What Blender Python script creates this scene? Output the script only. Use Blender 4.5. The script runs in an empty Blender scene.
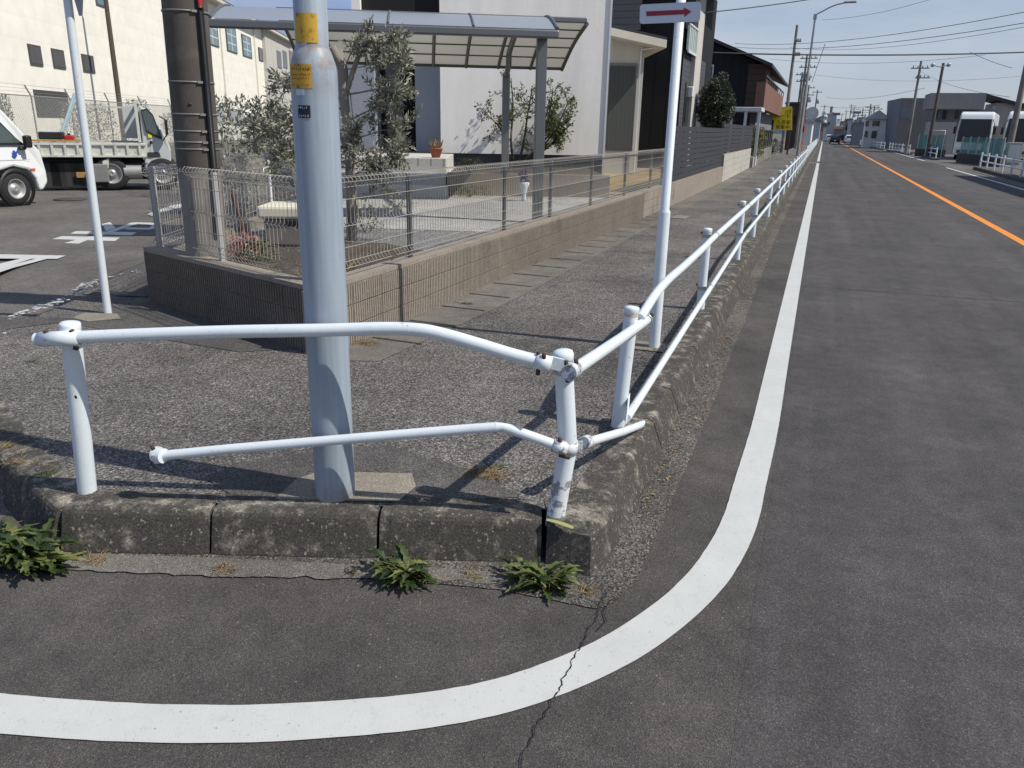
import bpy, math, random
from mathutils import Vector, Matrix, noise
random.seed(7)
V = Vector
sc = bpy.context.scene
C = sc.collection
# ---------------------------------------------------------------- camera frame
F = 775.0
H = 1.7
_a = V((824-512, -(133.5-384), -F))
_vy = 384 + (F*F + (824-512)*(468-512))/-(133.5-384)
_d = V((468-512, -(_vy-384), -F))
Yc = _a.normalized(); Zc = -_d.normalized(); Xc = Yc.cross(Zc)
RT = Matrix((Xc, Yc, Zc))
CAM = V((0, 0, H))
K = 0.18
def ray(px, py): return RT @ V((px-512, -(py-384), -F))
def G(px, py, z=0.0):
    d = ray(px, py); return CAM + d*((z-H)/d.z)
def PY(px, py, y):
    d = ray(px, py); return CAM + d*(y/d.y)
def PX(px, py, x):
    d = ray(px, py); return CAM + d*(x/d.x)
def PL(px, py, p0, n):
    d = ray(px, py); return CAM + d*((V(p0)-CAM).dot(n)/d.dot(n))
def up(b, py):
    k = -(py-384)/F
    c0 = RT.transposed() @ (V((b[0], b[1], 0))-CAM); dz = RT.transposed() @ V((0, 0, 1))
    return (-k*c0.z-c0.y)/(dz.y+k*dz.z)
# ---------------------------------------------------------------- materials
def nt(name):
    m = bpy.data.materials.new(name); m.use_nodes = True
    t = m.node_tree; b = t.nodes['Principled BSDF']
    return m, t, b
def N(t, typ, **kw):
    n = t.nodes.new(typ)
    for k, v in kw.items(): setattr(n, k, v)
    return n
def noise_tex(t, co, scale, detail=4, rough=.55):
    n = N(t, 'ShaderNodeTexNoise'); n.inputs['Scale'].default_value = scale
    n.inputs['Detail'].default_value = detail; n.inputs['Roughness'].default_value = rough
    t.links.new(co, n.inputs['Vector']); return n.outputs['Fac']
def ramp(t, fac, stops):
    r = N(t, 'ShaderNodeValToRGB'); t.links.new(fac, r.inputs['Fac'])
    e = r.color_ramp.elements
    e[0].position = stops[0][0]; e[0].color = (*stops[0][1], 1)
    e[1].position = stops[-1][0]; e[1].color = (*stops[-1][1], 1)
    for p, c in stops[1:-1]:
        x = e.new(p); x.color = (*c, 1)
    return r.outputs['Color']
def mix(t, fac, a, b, mode='MIX'):
    n = N(t, 'ShaderNodeMix', data_type='RGBA', blend_type=mode)
    if isinstance(fac, (int, float)): n.inputs[0].default_value = fac
    else: t.links.new(fac, n.inputs[0])
    for i, v in ((6, a), (7, b)):
        if isinstance(v, tuple): n.inputs[i].default_value = (*v, 1) if len(v) == 3 else v
        else: t.links.new(v, n.inputs[i])
    return n.outputs[2]
def bump(t, b, h, s, dist=.01):
    n = N(t, 'ShaderNodeBump'); n.inputs['Strength'].default_value = s; n.inputs['Distance'].default_value = dist
    t.links.new(h, n.inputs['Height']); t.links.new(n.outputs[0], b.inputs['Normal']); return n
def co(t, kind='Object'):
    return N(t, 'ShaderNodeTexCoord').outputs[kind]
def g3(v): return (v, v, v)
def sc3(c, k): return tuple(x*k for x in c)
def paint(name, col, rough=.4, metal=0, var=.12, dirt=None, scale=3.0, dscale=14.0, damt=(.58, .7), bmp=.0, spec=.5):
    m, t, b = nt(name); c = co(t)
    base = mix(t, noise_tex(t, c, scale, 5), sc3(col, 1-var), sc3(col, 1+var))
    if dirt:
        f = ramp(t, noise_tex(t, c, dscale, 6, .65), [(damt[0], g3(0)), (damt[1], g3(1))])
        base = mix(t, f, base, dirt)
    t.links.new(base, b.inputs['Base Color'])
    r = N(t, 'ShaderNodeMapRange'); r.inputs[3].default_value = rough-.08; r.inputs[4].default_value = rough+.12
    t.links.new(noise_tex(t, c, 25, 4), r.inputs[0]); t.links.new(r.outputs[0], b.inputs['Roughness'])
    b.inputs['Metallic'].default_value = metal
    b.inputs['Specular IOR Level'].default_value = spec
    if bmp: bump(t, b, noise_tex(t, c, 60, 4), bmp, .004)
    return m
def aggregate(name, dark, light, cell, tint=None, big=None, bs=.5, rough=.92, mixf=.5, patch=.55, streak=0, specks=0):
    """asphalt or weathered concrete: stone chips, fine grain and large soft stains"""
    m, t, b = nt(name); c = co(t)
    vo = N(t, 'ShaderNodeTexVoronoi'); vo.inputs['Scale'].default_value = cell; vo.inputs['Randomness'].default_value = 1
    t.links.new(c, vo.inputs['Vector'])
    sep = N(t, 'ShaderNodeSeparateColor'); t.links.new(vo.outputs['Color'], sep.inputs[0])
    chips = ramp(t, sep.outputs[0], [(0, dark), (mixf, sc3([(a+e)/2 for a, e in zip(dark, light)], 1)), (.93, light), (1, sc3(light, 1.6))])
    fine = noise_tex(t, c, cell*2.3, 3, .7)
    col = mix(t, .75, chips, ramp(t, fine, [(.3, g3(.45)), (.7, g3(1.3))]), 'MULTIPLY')
    st = noise_tex(t, c, .9, 6, .6)
    col = mix(t, 1.0, col, ramp(t, st, [(.3, g3(patch)), (.5, g3(.95)), (.72, g3(1.22))]), 'MULTIPLY')
    st2 = noise_tex(t, c, 6.5, 5, .65)
    col = mix(t, 1.0, col, ramp(t, st2, [(.3, g3(.8)), (.7, g3(1.15))]), 'MULTIPLY')
    if streak:
        mp = N(t, 'ShaderNodeMapping'); mp.inputs['Scale'].default_value = (1.5, .035, 1); t.links.new(c, mp.inputs[0])
        col = mix(t, 1.0, col, ramp(t, noise_tex(t, mp.outputs[0], 1.3, 5, .6), [(.3, g3(1-streak)), (.7, g3(1+streak))]), 'MULTIPLY')
    if specks:
        v2 = N(t, 'ShaderNodeTexVoronoi'); v2.inputs['Scale'].default_value = 42; t.links.new(c, v2.inputs['Vector'])
        s2 = N(t, 'ShaderNodeSeparateColor'); t.links.new(v2.outputs['Color'], s2.inputs[0])
        near = ramp(t, v2.outputs['Distance'], [(.10, g3(1)), (.16, g3(0))]); pick = ramp(t, s2.outputs[0], [(.90, g3(0)), (.92, g3(specks))])
        col = mix(t, mix(t, 1.0, near, pick, 'MULTIPLY'), col, ramp(t, s2.outputs[1], [(.35, (.02, .018, .016)), (.45, (.30, .28, .25))]))
    if big:
        f = ramp(t, noise_tex(t, c, big[1], 6, .6), [(big[2], g3(0)), (big[3], g3(1))])
        col = mix(t, f, col, big[0])
    t.links.new(col, b.inputs['Base Color']); b.inputs['Roughness'].default_value = rough
    b.inputs['Specular IOR Level'].default_value = .25
    mx = N(t, 'ShaderNodeMath', operation='ADD'); t.links.new(vo.outputs['Distance'], mx.inputs[0]); t.links.new(fine, mx.inputs[1])
    bump(t, b, mx.outputs[0], bs, .006)
    return m
M = {}
M['road'] = aggregate('road_asphalt', (.054, .050, .049), (.118, .110, .107), 260, bs=.35, patch=.78, streak=.2, specks=.5)
M['road_near'] = aggregate('foreground_asphalt', (.058, .052, .049), (.138, .125, .118), 300, bs=.55, patch=.66, specks=.9)
M['street'] = aggregate('side_street_asphalt', (.095, .085, .077), (.20, .185, .17), 170, bs=.5, patch=.72)
M['foot'] = aggregate('footway_asphalt', (.046, .042, .039), (.28, .26, .24), 125, bs=.8, patch=.55, mixf=.6)
M['foot_patch'] = aggregate('footway_patch_asphalt', (.055, .051, .048), (.16, .15, .14), 190, bs=.6, patch=.8)
M['dark_patch'] = aggregate('dark_patch_asphalt', (.03, .028, .027), (.075, .07, .068), 200, bs=.4, patch=.8)
M['verge'] = aggregate('gritty_road_edge', (.055, .05, .045), (.25, .23, .205), 125, bs=1.1, patch=.6, big=((.17, .14, .10), 5, .6, .72))
M['concrete'] = aggregate('old_concrete', (.17, .16, .145), (.32, .30, .275), 260, bs=.5, patch=.62)
M['foot_concrete'] = aggregate('dusty_foot_concrete', (.12, .11, .095), (.25, .232, .205), 230, bs=.6, patch=.6, specks=.9)
M['slab'] = aggregate('concrete_slab', (.20, .175, .14), (.34, .30, .24), 240, bs=.4, patch=.7)
M['gutter'] = aggregate('gutter_concrete', (.12, .11, .097), (.24, .222, .195), 230, bs=.5, patch=.62)
M['yard_concrete'] = aggregate('yard_concrete', (.30, .29, .27), (.44, .43, .40), 60, bs=.2, patch=.8)
M['yard_gravel'] = aggregate('yard_gravel', (.12, .12, .12), (.34, .34, .33), 60, bs=1, patch=.8)
M['soil'] = aggregate('garden_soil', (.05, .04, .03), (.16, .13, .10), 60, bs=1, patch=.6)
M['dry_lawn'] = aggregate('dry_lawn', (.26, .19, .09), (.50, .38, .20), 70, bs=1, patch=.7)
M['land'] = aggregate('far_land', (.10, .10, .08), (.20, .19, .16), 2, bs=.2, patch=.6)
def kerb_mat():
    m, t, b = nt('weathered_kerb_concrete'); c = co(t)
    vo = N(t, 'ShaderNodeTexVoronoi'); vo.inputs['Scale'].default_value = 170
    t.links.new(c, vo.inputs['Vector'])
    sep = N(t, 'ShaderNodeSeparateColor'); t.links.new(vo.outputs['Color'], sep.inputs[0])
    col = ramp(t, sep.outputs[0], [(0, (.19, .17, .14)), (.6, (.28, .25, .21)), (1, (.42, .38, .32))])
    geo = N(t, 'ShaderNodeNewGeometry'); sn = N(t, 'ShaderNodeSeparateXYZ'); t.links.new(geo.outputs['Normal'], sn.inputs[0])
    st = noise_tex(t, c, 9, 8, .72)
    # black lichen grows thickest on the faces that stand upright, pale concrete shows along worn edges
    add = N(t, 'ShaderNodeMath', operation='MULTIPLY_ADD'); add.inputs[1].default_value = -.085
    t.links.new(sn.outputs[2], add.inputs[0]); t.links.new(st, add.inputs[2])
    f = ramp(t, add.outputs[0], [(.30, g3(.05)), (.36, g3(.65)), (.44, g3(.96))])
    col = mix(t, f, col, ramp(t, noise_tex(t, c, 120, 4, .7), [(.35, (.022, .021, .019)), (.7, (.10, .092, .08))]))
    sp = ramp(t, noise_tex(t, c, 55, 3, .6), [(.62, g3(0)), (.68, g3(1))])
    col = mix(t, sp, col, (.27, .25, .21))
    t.links.new(col, b.inputs['Base Color']); b.inputs['Roughness'].default_value = .95
    b.inputs['Specular IOR Level'].default_value = .2
    bump(t, b, noise_tex(t, c, 110, 5, .7), .5, .005)
    return m
M['kerb'] = kerb_mat()
def line_mat(name, col, wear=(.30, .36), crack=True):
    m, t, b = nt(name); c = co(t)
    base = mix(t, noise_tex(t, c, 3.2, 8, .7), sc3(col, .80), sc3(col, 1.10))
    base = mix(t, ramp(t, noise_tex(t, c, 16, 8, .75), [(.55, g3(0)), (.78, g3(.45))]), base, sc3(col, .55))
    f = ramp(t, noise_tex(t, c, 90, 5, .75), [(wear[0], g3(1)), (wear[1], g3(0))])
    base = mix(t, f, base, (.09, .085, .08))
    t.links.new(base, b.inputs['Base Color']); b.inputs['Roughness'].default_value = .7
    b.inputs['Specular IOR Level'].default_value = .3
    bump(t, b, noise_tex(t, c, 220, 3), .4, .003)
    return m
M['line'] = line_mat('white_road_paint', (.54, .545, .52), (.31, .37))
M['line_worn'] = line_mat('worn_white_road_paint', (.66, .66, .64), (.36, .48))
M['orange'] = line_mat('orange_road_paint', (.75, .26, .035), (.28, .34))
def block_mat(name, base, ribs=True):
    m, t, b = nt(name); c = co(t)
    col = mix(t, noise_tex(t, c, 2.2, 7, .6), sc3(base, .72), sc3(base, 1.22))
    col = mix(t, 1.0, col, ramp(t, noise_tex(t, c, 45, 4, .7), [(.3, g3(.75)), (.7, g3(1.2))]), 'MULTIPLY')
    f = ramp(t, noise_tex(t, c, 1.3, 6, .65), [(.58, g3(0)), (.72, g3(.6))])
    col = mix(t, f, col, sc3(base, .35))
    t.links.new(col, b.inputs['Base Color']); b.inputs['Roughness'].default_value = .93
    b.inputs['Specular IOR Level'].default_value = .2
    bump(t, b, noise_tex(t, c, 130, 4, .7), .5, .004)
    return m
M['block'] = block_mat('ribbed_tan_block', (.285, .245, .205))
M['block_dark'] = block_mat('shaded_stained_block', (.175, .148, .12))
M['block_pale'] = block_mat('pale_block', (.46, .44, .40))
M['mortar'] = block_mat('mortar', (.24, .215, .18))
M['white_pipe'] = None
def pipe_mat():
    m, t, b = nt('white_painted_pipe'); c = co(t)
    col = mix(t, noise_tex(t, c, 6, 5), (.60, .665, .70), (.73, .78, .81))
    f = ramp(t, noise_tex(t, c, 26, 8, .72), [(.63, g3(0)), (.67, g3(1))])
    col = mix(t, f, col, (.40, .38, .36))
    f = ramp(t, noise_tex(t, c, 17, 8, .75), [(.71, g3(0)), (.74, g3(1))])
    col = mix(t, f, col, (.22, .10, .05))
    t.links.new(col, b.inputs['Base Color']); b.inputs['Roughness'].default_value = .38
    bump(t, b, noise_tex(t, c, 40, 5), .12, .004)
    return m
M['white_pipe'] = pipe_mat()
M['chipped'] = paint('chipped_white_paint', (.70, .72, .74), .45, dirt=(.26, .27, .29), dscale=24, damt=(.49, .53))
M['fence_wire'] = paint('fence_wire_coat', (.40, .38, .34), .5, metal=.2)
M['galv'] = paint('galvanised_steel', (.42, .42, .41), .45, metal=.6, var=.15, dirt=(.25, .23, .2), damt=(.6, .72))
M['rust'] = paint('rusted_steel', (.075, .038, .025), .85, var=.4)
M['cap'] = paint('aged_cap_band', (.55, .42, .26), .6, var=.2)
def pole_mat():
    m, t, b = nt('pale_blue_grey_pole_paint'); c = co(t)
    col = mix(t, noise_tex(t, c, 2.5, 6), (.265, .32, .375), (.35, .41, .47))
    mp = N(t, 'ShaderNodeMapping'); mp.inputs['Scale'].default_value = (60, 60, 2.2); t.links.new(c, mp.inputs[0])
    col = mix(t, .8, col, ramp(t, noise_tex(t, mp.outputs[0], 1, 4), [(.3, g3(.84)), (.7, g3(1.1))]), 'MULTIPLY')
    f = ramp(t, noise_tex(t, c, 60, 5, .7), [(.66, g3(0)), (.71, g3(.7))])
    col = mix(t, f, col, (.22, .20, .19))
    sz = N(t, 'ShaderNodeSeparateXYZ'); t.links.new(c, sz.inputs[0])
    # rust bloom on the shoulder and near the foot
    for (z0, z1, z2) in ((1.60, 1.72, 1.86), (-.1, .0, .09)):
        mr = ramp(t, N_map(t, sz.outputs[2], z0, z2), [(0, g3(0)), ((z1-z0)/(z2-z0), g3(1)), (1, g3(0))])
        mm = mix(t, 1.0, mr, ramp(t, noise_tex(t, c, 14, 6, .7), [(.4, g3(0)), (.66, g3(.85))]), 'MULTIPLY')
        col = mix(t, mm, col, (.23, .13, .075))
    t.links.new(col, b.inputs['Base Color']); b.inputs['Roughness'].default_value = .48
    bump(t, b, noise_tex(t, c, 120, 4), .15, .003)
    return m
def N_map(t, v, a, b2):
    r = N(t, 'ShaderNodeMapRange'); r.inputs[1].default_value = a; r.inputs[2].default_value = b2
    t.links.new(v, r.inputs[0]); return r.outputs[0]
M['pole'] = pole_mat()
M['conc_pole'] = paint('pole_sheath_brown_grey', (.085, .072, .06), .75, var=.22, dirt=(.13, .115, .10), dscale=5, damt=(.5, .75), bmp=.2)
M['conc_pole_light'] = paint('concrete_pole', (.215, .20, .18), .85, var=.2, dirt=(.12, .11, .1), dscale=4, damt=(.5, .75), bmp=.2)
M['band'] = paint('steel_band', (.27, .265, .26), .5, metal=.5)
M['black'] = paint('black_plastic', (.012, .012, .013), .5)
M['rubber'] = paint('tyre_rubber', (.02, .02, .021), .85)
M['red'] = paint('red_paint', (.45, .02, .02), .45)
M['arrow_red'] = paint('faded_red_arrow', (.30, .02, .045), .6, var=.3)
M['sign_white'] = paint('sign_face_white', (.60, .64, .72), .5, dirt=(.42, .42, .44), dscale=6)
M['sign_back'] = paint('sign_back_grey', (.38, .37, .37), .5, metal=.3)
M['yellow_film'] = paint('aged_yellow_film', (.55, .33, .03), .6, var=.3, dirt=(.28, .16, .04), dscale=30, damt=(.55, .66))
M['ink'] = paint('dark_ink', (.06, .035, .03), .7)
M['blue_ink'] = paint('blue_black_ink', (.01, .015, .03), .6)
M['pale_film'] = paint('pale_film', (.55, .60, .62), .6)
M['stucco'] = None
def stucco(name, col, sc_=60, var=.06, bs=.5):
    m, t, b = nt(name); c = co(t)
    base = mix(t, noise_tex(t, c, .8, 7, .6), sc3(col, 1-var), sc3(col, 1+var))
    mp = N(t, 'ShaderNodeMapping'); mp.inputs['Scale'].default_value = (1.4, 1.4, .14); t.links.new(c, mp.inputs[0])
    base = mix(t, 1.0, base, ramp(t, noise_tex(t, mp.outputs[0], 1.5, 6, .65), [(.3, g3(.9)), (.65, g3(1.04))]), 'MULTIPLY')
    t.links.new(base, b.inputs['Base Color']); b.inputs['Roughness'].default_value = .95
    b.inputs['Specular IOR Level'].default_value = .2
    bump(t, b, noise_tex(t, c, sc_, 5, .6), bs, .01)
    return m
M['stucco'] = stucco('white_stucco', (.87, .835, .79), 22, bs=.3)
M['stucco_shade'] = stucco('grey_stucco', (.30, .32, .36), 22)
M['porch_wall'] = stucco('cream_stucco', (.52, .50, .46), 22)
M['base_dark'] = stucco('dark_foundation', (.10, .10, .105), 20)
def siding(name, col, pitch, axis='Z', depth=.5, dark=.45):
    m, t, b = nt(name); c = co(t)
    s = N(t, 'ShaderNodeSeparateXYZ'); t.links.new(c, s.inputs[0])
    mu = N(t, 'ShaderNodeMath', operation='MULTIPLY'); mu.inputs[1].default_value = 1/pitch
    if axis == 'XY':
        ad = N(t, 'ShaderNodeMath', operation='ADD'); t.links.new(s.outputs[0], ad.inputs[0]); t.links.new(s.outputs[1], ad.inputs[1])
        t.links.new(ad.outputs[0], mu.inputs[0])
    else: t.links.new(s.outputs[2], mu.inputs[0])
    fr = N(t, 'ShaderNodeMath', operation='FRACT'); t.links.new(mu.outputs[0], fr.inputs[0])
    f = ramp(t, fr.outputs[0], [(0, g3(dark)), (.1, g3(1)), (.9, g3(1.02)), (1, g3(dark))])
    base = mix(t, noise_tex(t, c, 1.2, 6), sc3(col, .85), sc3(col, 1.15))
    base = mix(t, 1.0, base, f, 'MULTIPLY')
    t.links.new(base, b.inputs['Base Color']); b.inputs['Roughness'].default_value = .8
    b.inputs['Specular IOR Level'].default_value = .3
    bump(t, b, f, depth, .01)
    return m
M['cream'] = siding('cream_warehouse_wall', (.82, .79, .70), 1.1, 'Z', .05, .965)
M['black_siding'] = siding('black_siding', (.012, .012, .015), .45, 'XY')
M['black_ribs'] = siding('black_vertical_ribs', (.016, .016, .018), .09, 'XY')
M['grey_siding'] = siding('grey_siding', (.17, .165, .16), .2)
M['grey_tile'] = siding('dark_grey_tile', (.075, .078, .09), .15)
M['brown_siding'] = siding('brown_siding', (.06, .04, .034), .3)
M['terracotta'] = siding('terracotta_panel', (.20, .105, .078), .8, 'XY')
M['slat'] = paint('charcoal_slat', (.033, .034, .038), .55, var=.2, dirt=(.16, .16, .17), dscale=20, damt=(.62, .74))
M['green_glass'] = paint('pale_green_panel', (.40, .52, .47), .3)
M['warm_grey'] = stucco('warm_grey_building', (.20, .185, .18), 5, .05)
M['warm_grey_light'] = stucco('grey_building_band', (.27, .26, .25), 5, .05)
M['beige'] = stucco('beige_building', (.36, .34, .31), 5, .05)
M['roof_dark'] = paint('dark_roof', (.03, .03, .034), .6, var=.2)
M['alu_light'] = paint('pale_grey_aluminium', (.42, .42, .41), .5, metal=.2)
M['alu'] = paint('grey_aluminium', (.17, .175, .18), .42, metal=.55, var=.06)
M['alu_dark'] = paint('dark_bronze_aluminium', (.10, .095, .09), .45, metal=.4, var=.1)
M['alu_white'] = paint('white_aluminium', (.62, .63, .64), .4)
M['eave'] = paint('cream_eave', (.60, .56, .48), .6)
def glass_mat(name, col, rough=.06):
    m, t, b = nt(name); b.inputs['Base Color'].default_value = (*col, 1); b.inputs['Roughness'].default_value = rough
    b.inputs['Specular IOR Level'].default_value = .7
    c = co(t); bump(t, b, noise_tex(t, c, 1.2, 2), .05, .05)
    return m
M['glass'] = glass_mat('dark_glass', (.02, .026, .03))
M['bus_glass'] = glass_mat('dark_bus_glass', (.008, .009, .01), .35)
M['glass_blue'] = glass_mat('blue_green_glass', (.10, .19, .21), .15)
M['curtain_glass'] = siding('curtained_glass', (.065, .07, .068), .16, 'XY', .1, .7)
M['car_glass'] = glass_mat('car_glass', (.07, .09, .085), .05)
def poly_mat():
    m, t, b = nt('polycarbonate_sheet')
    b.inputs['Base Color'].default_value = (.46, .45, .41, 1); b.inputs['Roughness'].default_value = .3
    tr = N(t, 'ShaderNodeBsdfTranslucent'); tr.inputs[0].default_value = (.36, .345, .29, 1)
    mx = N(t, 'ShaderNodeMixShader'); mx.inputs[0].default_value = .5
    o = t.nodes['Material Output']
    t.links.new(b.outputs[0], mx.inputs[1]); t.links.new(tr.outputs[0], mx.inputs[2]); t.links.new(mx.outputs[0], o.inputs[0])
    return m
M['poly'] = poly_mat()
M['poly_smoke'] = paint('smoked_polycarbonate', (.25, .27, .30), .3, var=.03)
M['van_white'] = paint('white_car_paint', (.74, .76, .76), .2, var=.03, dirt=(.45, .44, .42), dscale=4, damt=(.6, .9))
M['truck_white'] = paint('dirty_white_truck_paint', (.60, .60, .54), .45, var=.08, dirt=(.30, .27, .22), dscale=9, damt=(.52, .75))
M['truck_cab'] = paint('silver_grey_cab_paint', (.50, .52, .50), .35, var=.08)
M['steel_dark'] = paint('dark_chassis', (.035, .033, .032), .7, var=.3)
M['steel_mid'] = paint('grey_steel', (.20, .20, .195), .55, var=.2)
M['rim'] = paint('wheel_rim', (.38, .38, .38), .4, metal=.4)
M['plywood'] = paint('worn_orange_wood', (.38, .22, .07), .8, var=.3)
M['ladder'] = paint('pale_blue_ladder', (.50, .66, .68), .5)
M['bark'] = paint('olive_bark', (.26, .235, .20), .95, var=.35, bmp=.8)
M['bark_dark'] = paint('dark_bark', (.085, .07, .055), .95, var=.35, bmp=.8)
M['wood_brown'] = paint('dark_red_wood', (.07, .035, .025), .7, var=.3)
def leaf_mat(name, cols, trans=.35, sc_=9):
    m, t, b = nt(name); c = co(t)
    geo = N(t, 'ShaderNodeNewGeometry')
    col = ramp(t, geo.outputs['Random Per Island'], [(i/(len(cols)-1), k) for i, k in enumerate(cols)])
    col = mix(t, 1.0, col, ramp(t, noise_tex(t, c, sc_, 3), [(.3, g3(.7)), (.7, g3(1.25))]), 'MULTIPLY')
    t.links.new(col, b.inputs['Base Color']); b.inputs['Roughness'].default_value = .55
    tr = N(t, 'ShaderNodeBsdfTranslucent'); t.links.new(col, tr.inputs[0])
    mx = N(t, 'ShaderNodeMixShader'); mx.inputs[0].default_value = trans
    t.links.new(b.outputs[0], mx.inputs[1]); t.links.new(tr.outputs[0], mx.inputs[2])
    t.links.new(mx.outputs[0], t.nodes['Material Output'].inputs[0]); return m
M['olive_leaf'] = leaf_mat('olive_leaves', [(.10, .105, .075), (.22, .225, .165), (.46, .45, .36)], .2)
M['green_leaf'] = leaf_mat('green_leaves', [(.04, .06, .02), (.10, .13, .04), (.20, .22, .07)], .3)
M['dark_leaf'] = leaf_mat('dark_green_leaves', [(.018, .026, .016), (.045, .058, .035), (.10, .115, .075)], .15)
M['weed_leaf'] = leaf_mat('weed_leaves', [(.022, .042, .010), (.05, .085, .02), (.10, .14, .035), (.26, .26, .09)], .35, 30)
M['dry_leaf'] = leaf_mat('dry_grass', [(.20, .13, .06), (.38, .27, .13), (.50, .38, .20)], .3, 30)
M['mixed_leaf'] = leaf_mat('hedge_leaves', [(.05, .06, .02), (.14, .15, .05), (.30, .24, .08)], .3)
M['flower'] = leaf_mat('pink_flowers', [(.35, .10, .10), (.5, .2, .18), (.55, .35, .3)], .3)
M['terra_pot'] = paint('terracotta_pot', (.30, .10, .05), .8)
M['cream_lid'] = paint('cream_plastic', (.72, .68, .54), .5)
M['box_grey'] = paint('warm_grey_plastic', (.21, .18, .16), .6)
M['yellow_sign'] = paint('yellow_board', (.85, .74, .03), .5, var=.05)
M['dark_red'] = paint('dark_red_letters', (.30, .05, .03), .6)
M['purple'] = paint('purple_cloth', (.14, .09, .20), .8)
M['white_plain'] = paint('white_plastic', (.72, .72, .72), .5)
M['net_green'] = None
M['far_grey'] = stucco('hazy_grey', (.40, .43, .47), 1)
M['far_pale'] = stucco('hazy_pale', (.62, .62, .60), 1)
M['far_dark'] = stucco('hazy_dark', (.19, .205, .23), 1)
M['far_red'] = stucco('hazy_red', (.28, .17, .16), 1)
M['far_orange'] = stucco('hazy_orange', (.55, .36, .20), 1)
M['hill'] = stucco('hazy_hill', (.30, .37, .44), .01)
M['orange_paint'] = paint('orange_enamel', (.6, .12, .02), .5)
M['mirror'] = glass_mat('mirror_face', (.50, .56, .60), .25)
M['dark_car'] = paint('dark_car_paint', (.02, .02, .024), .25)
M['tail_red'] = paint('tail_lamp_red', (.5, .02, .02), .3)
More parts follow.
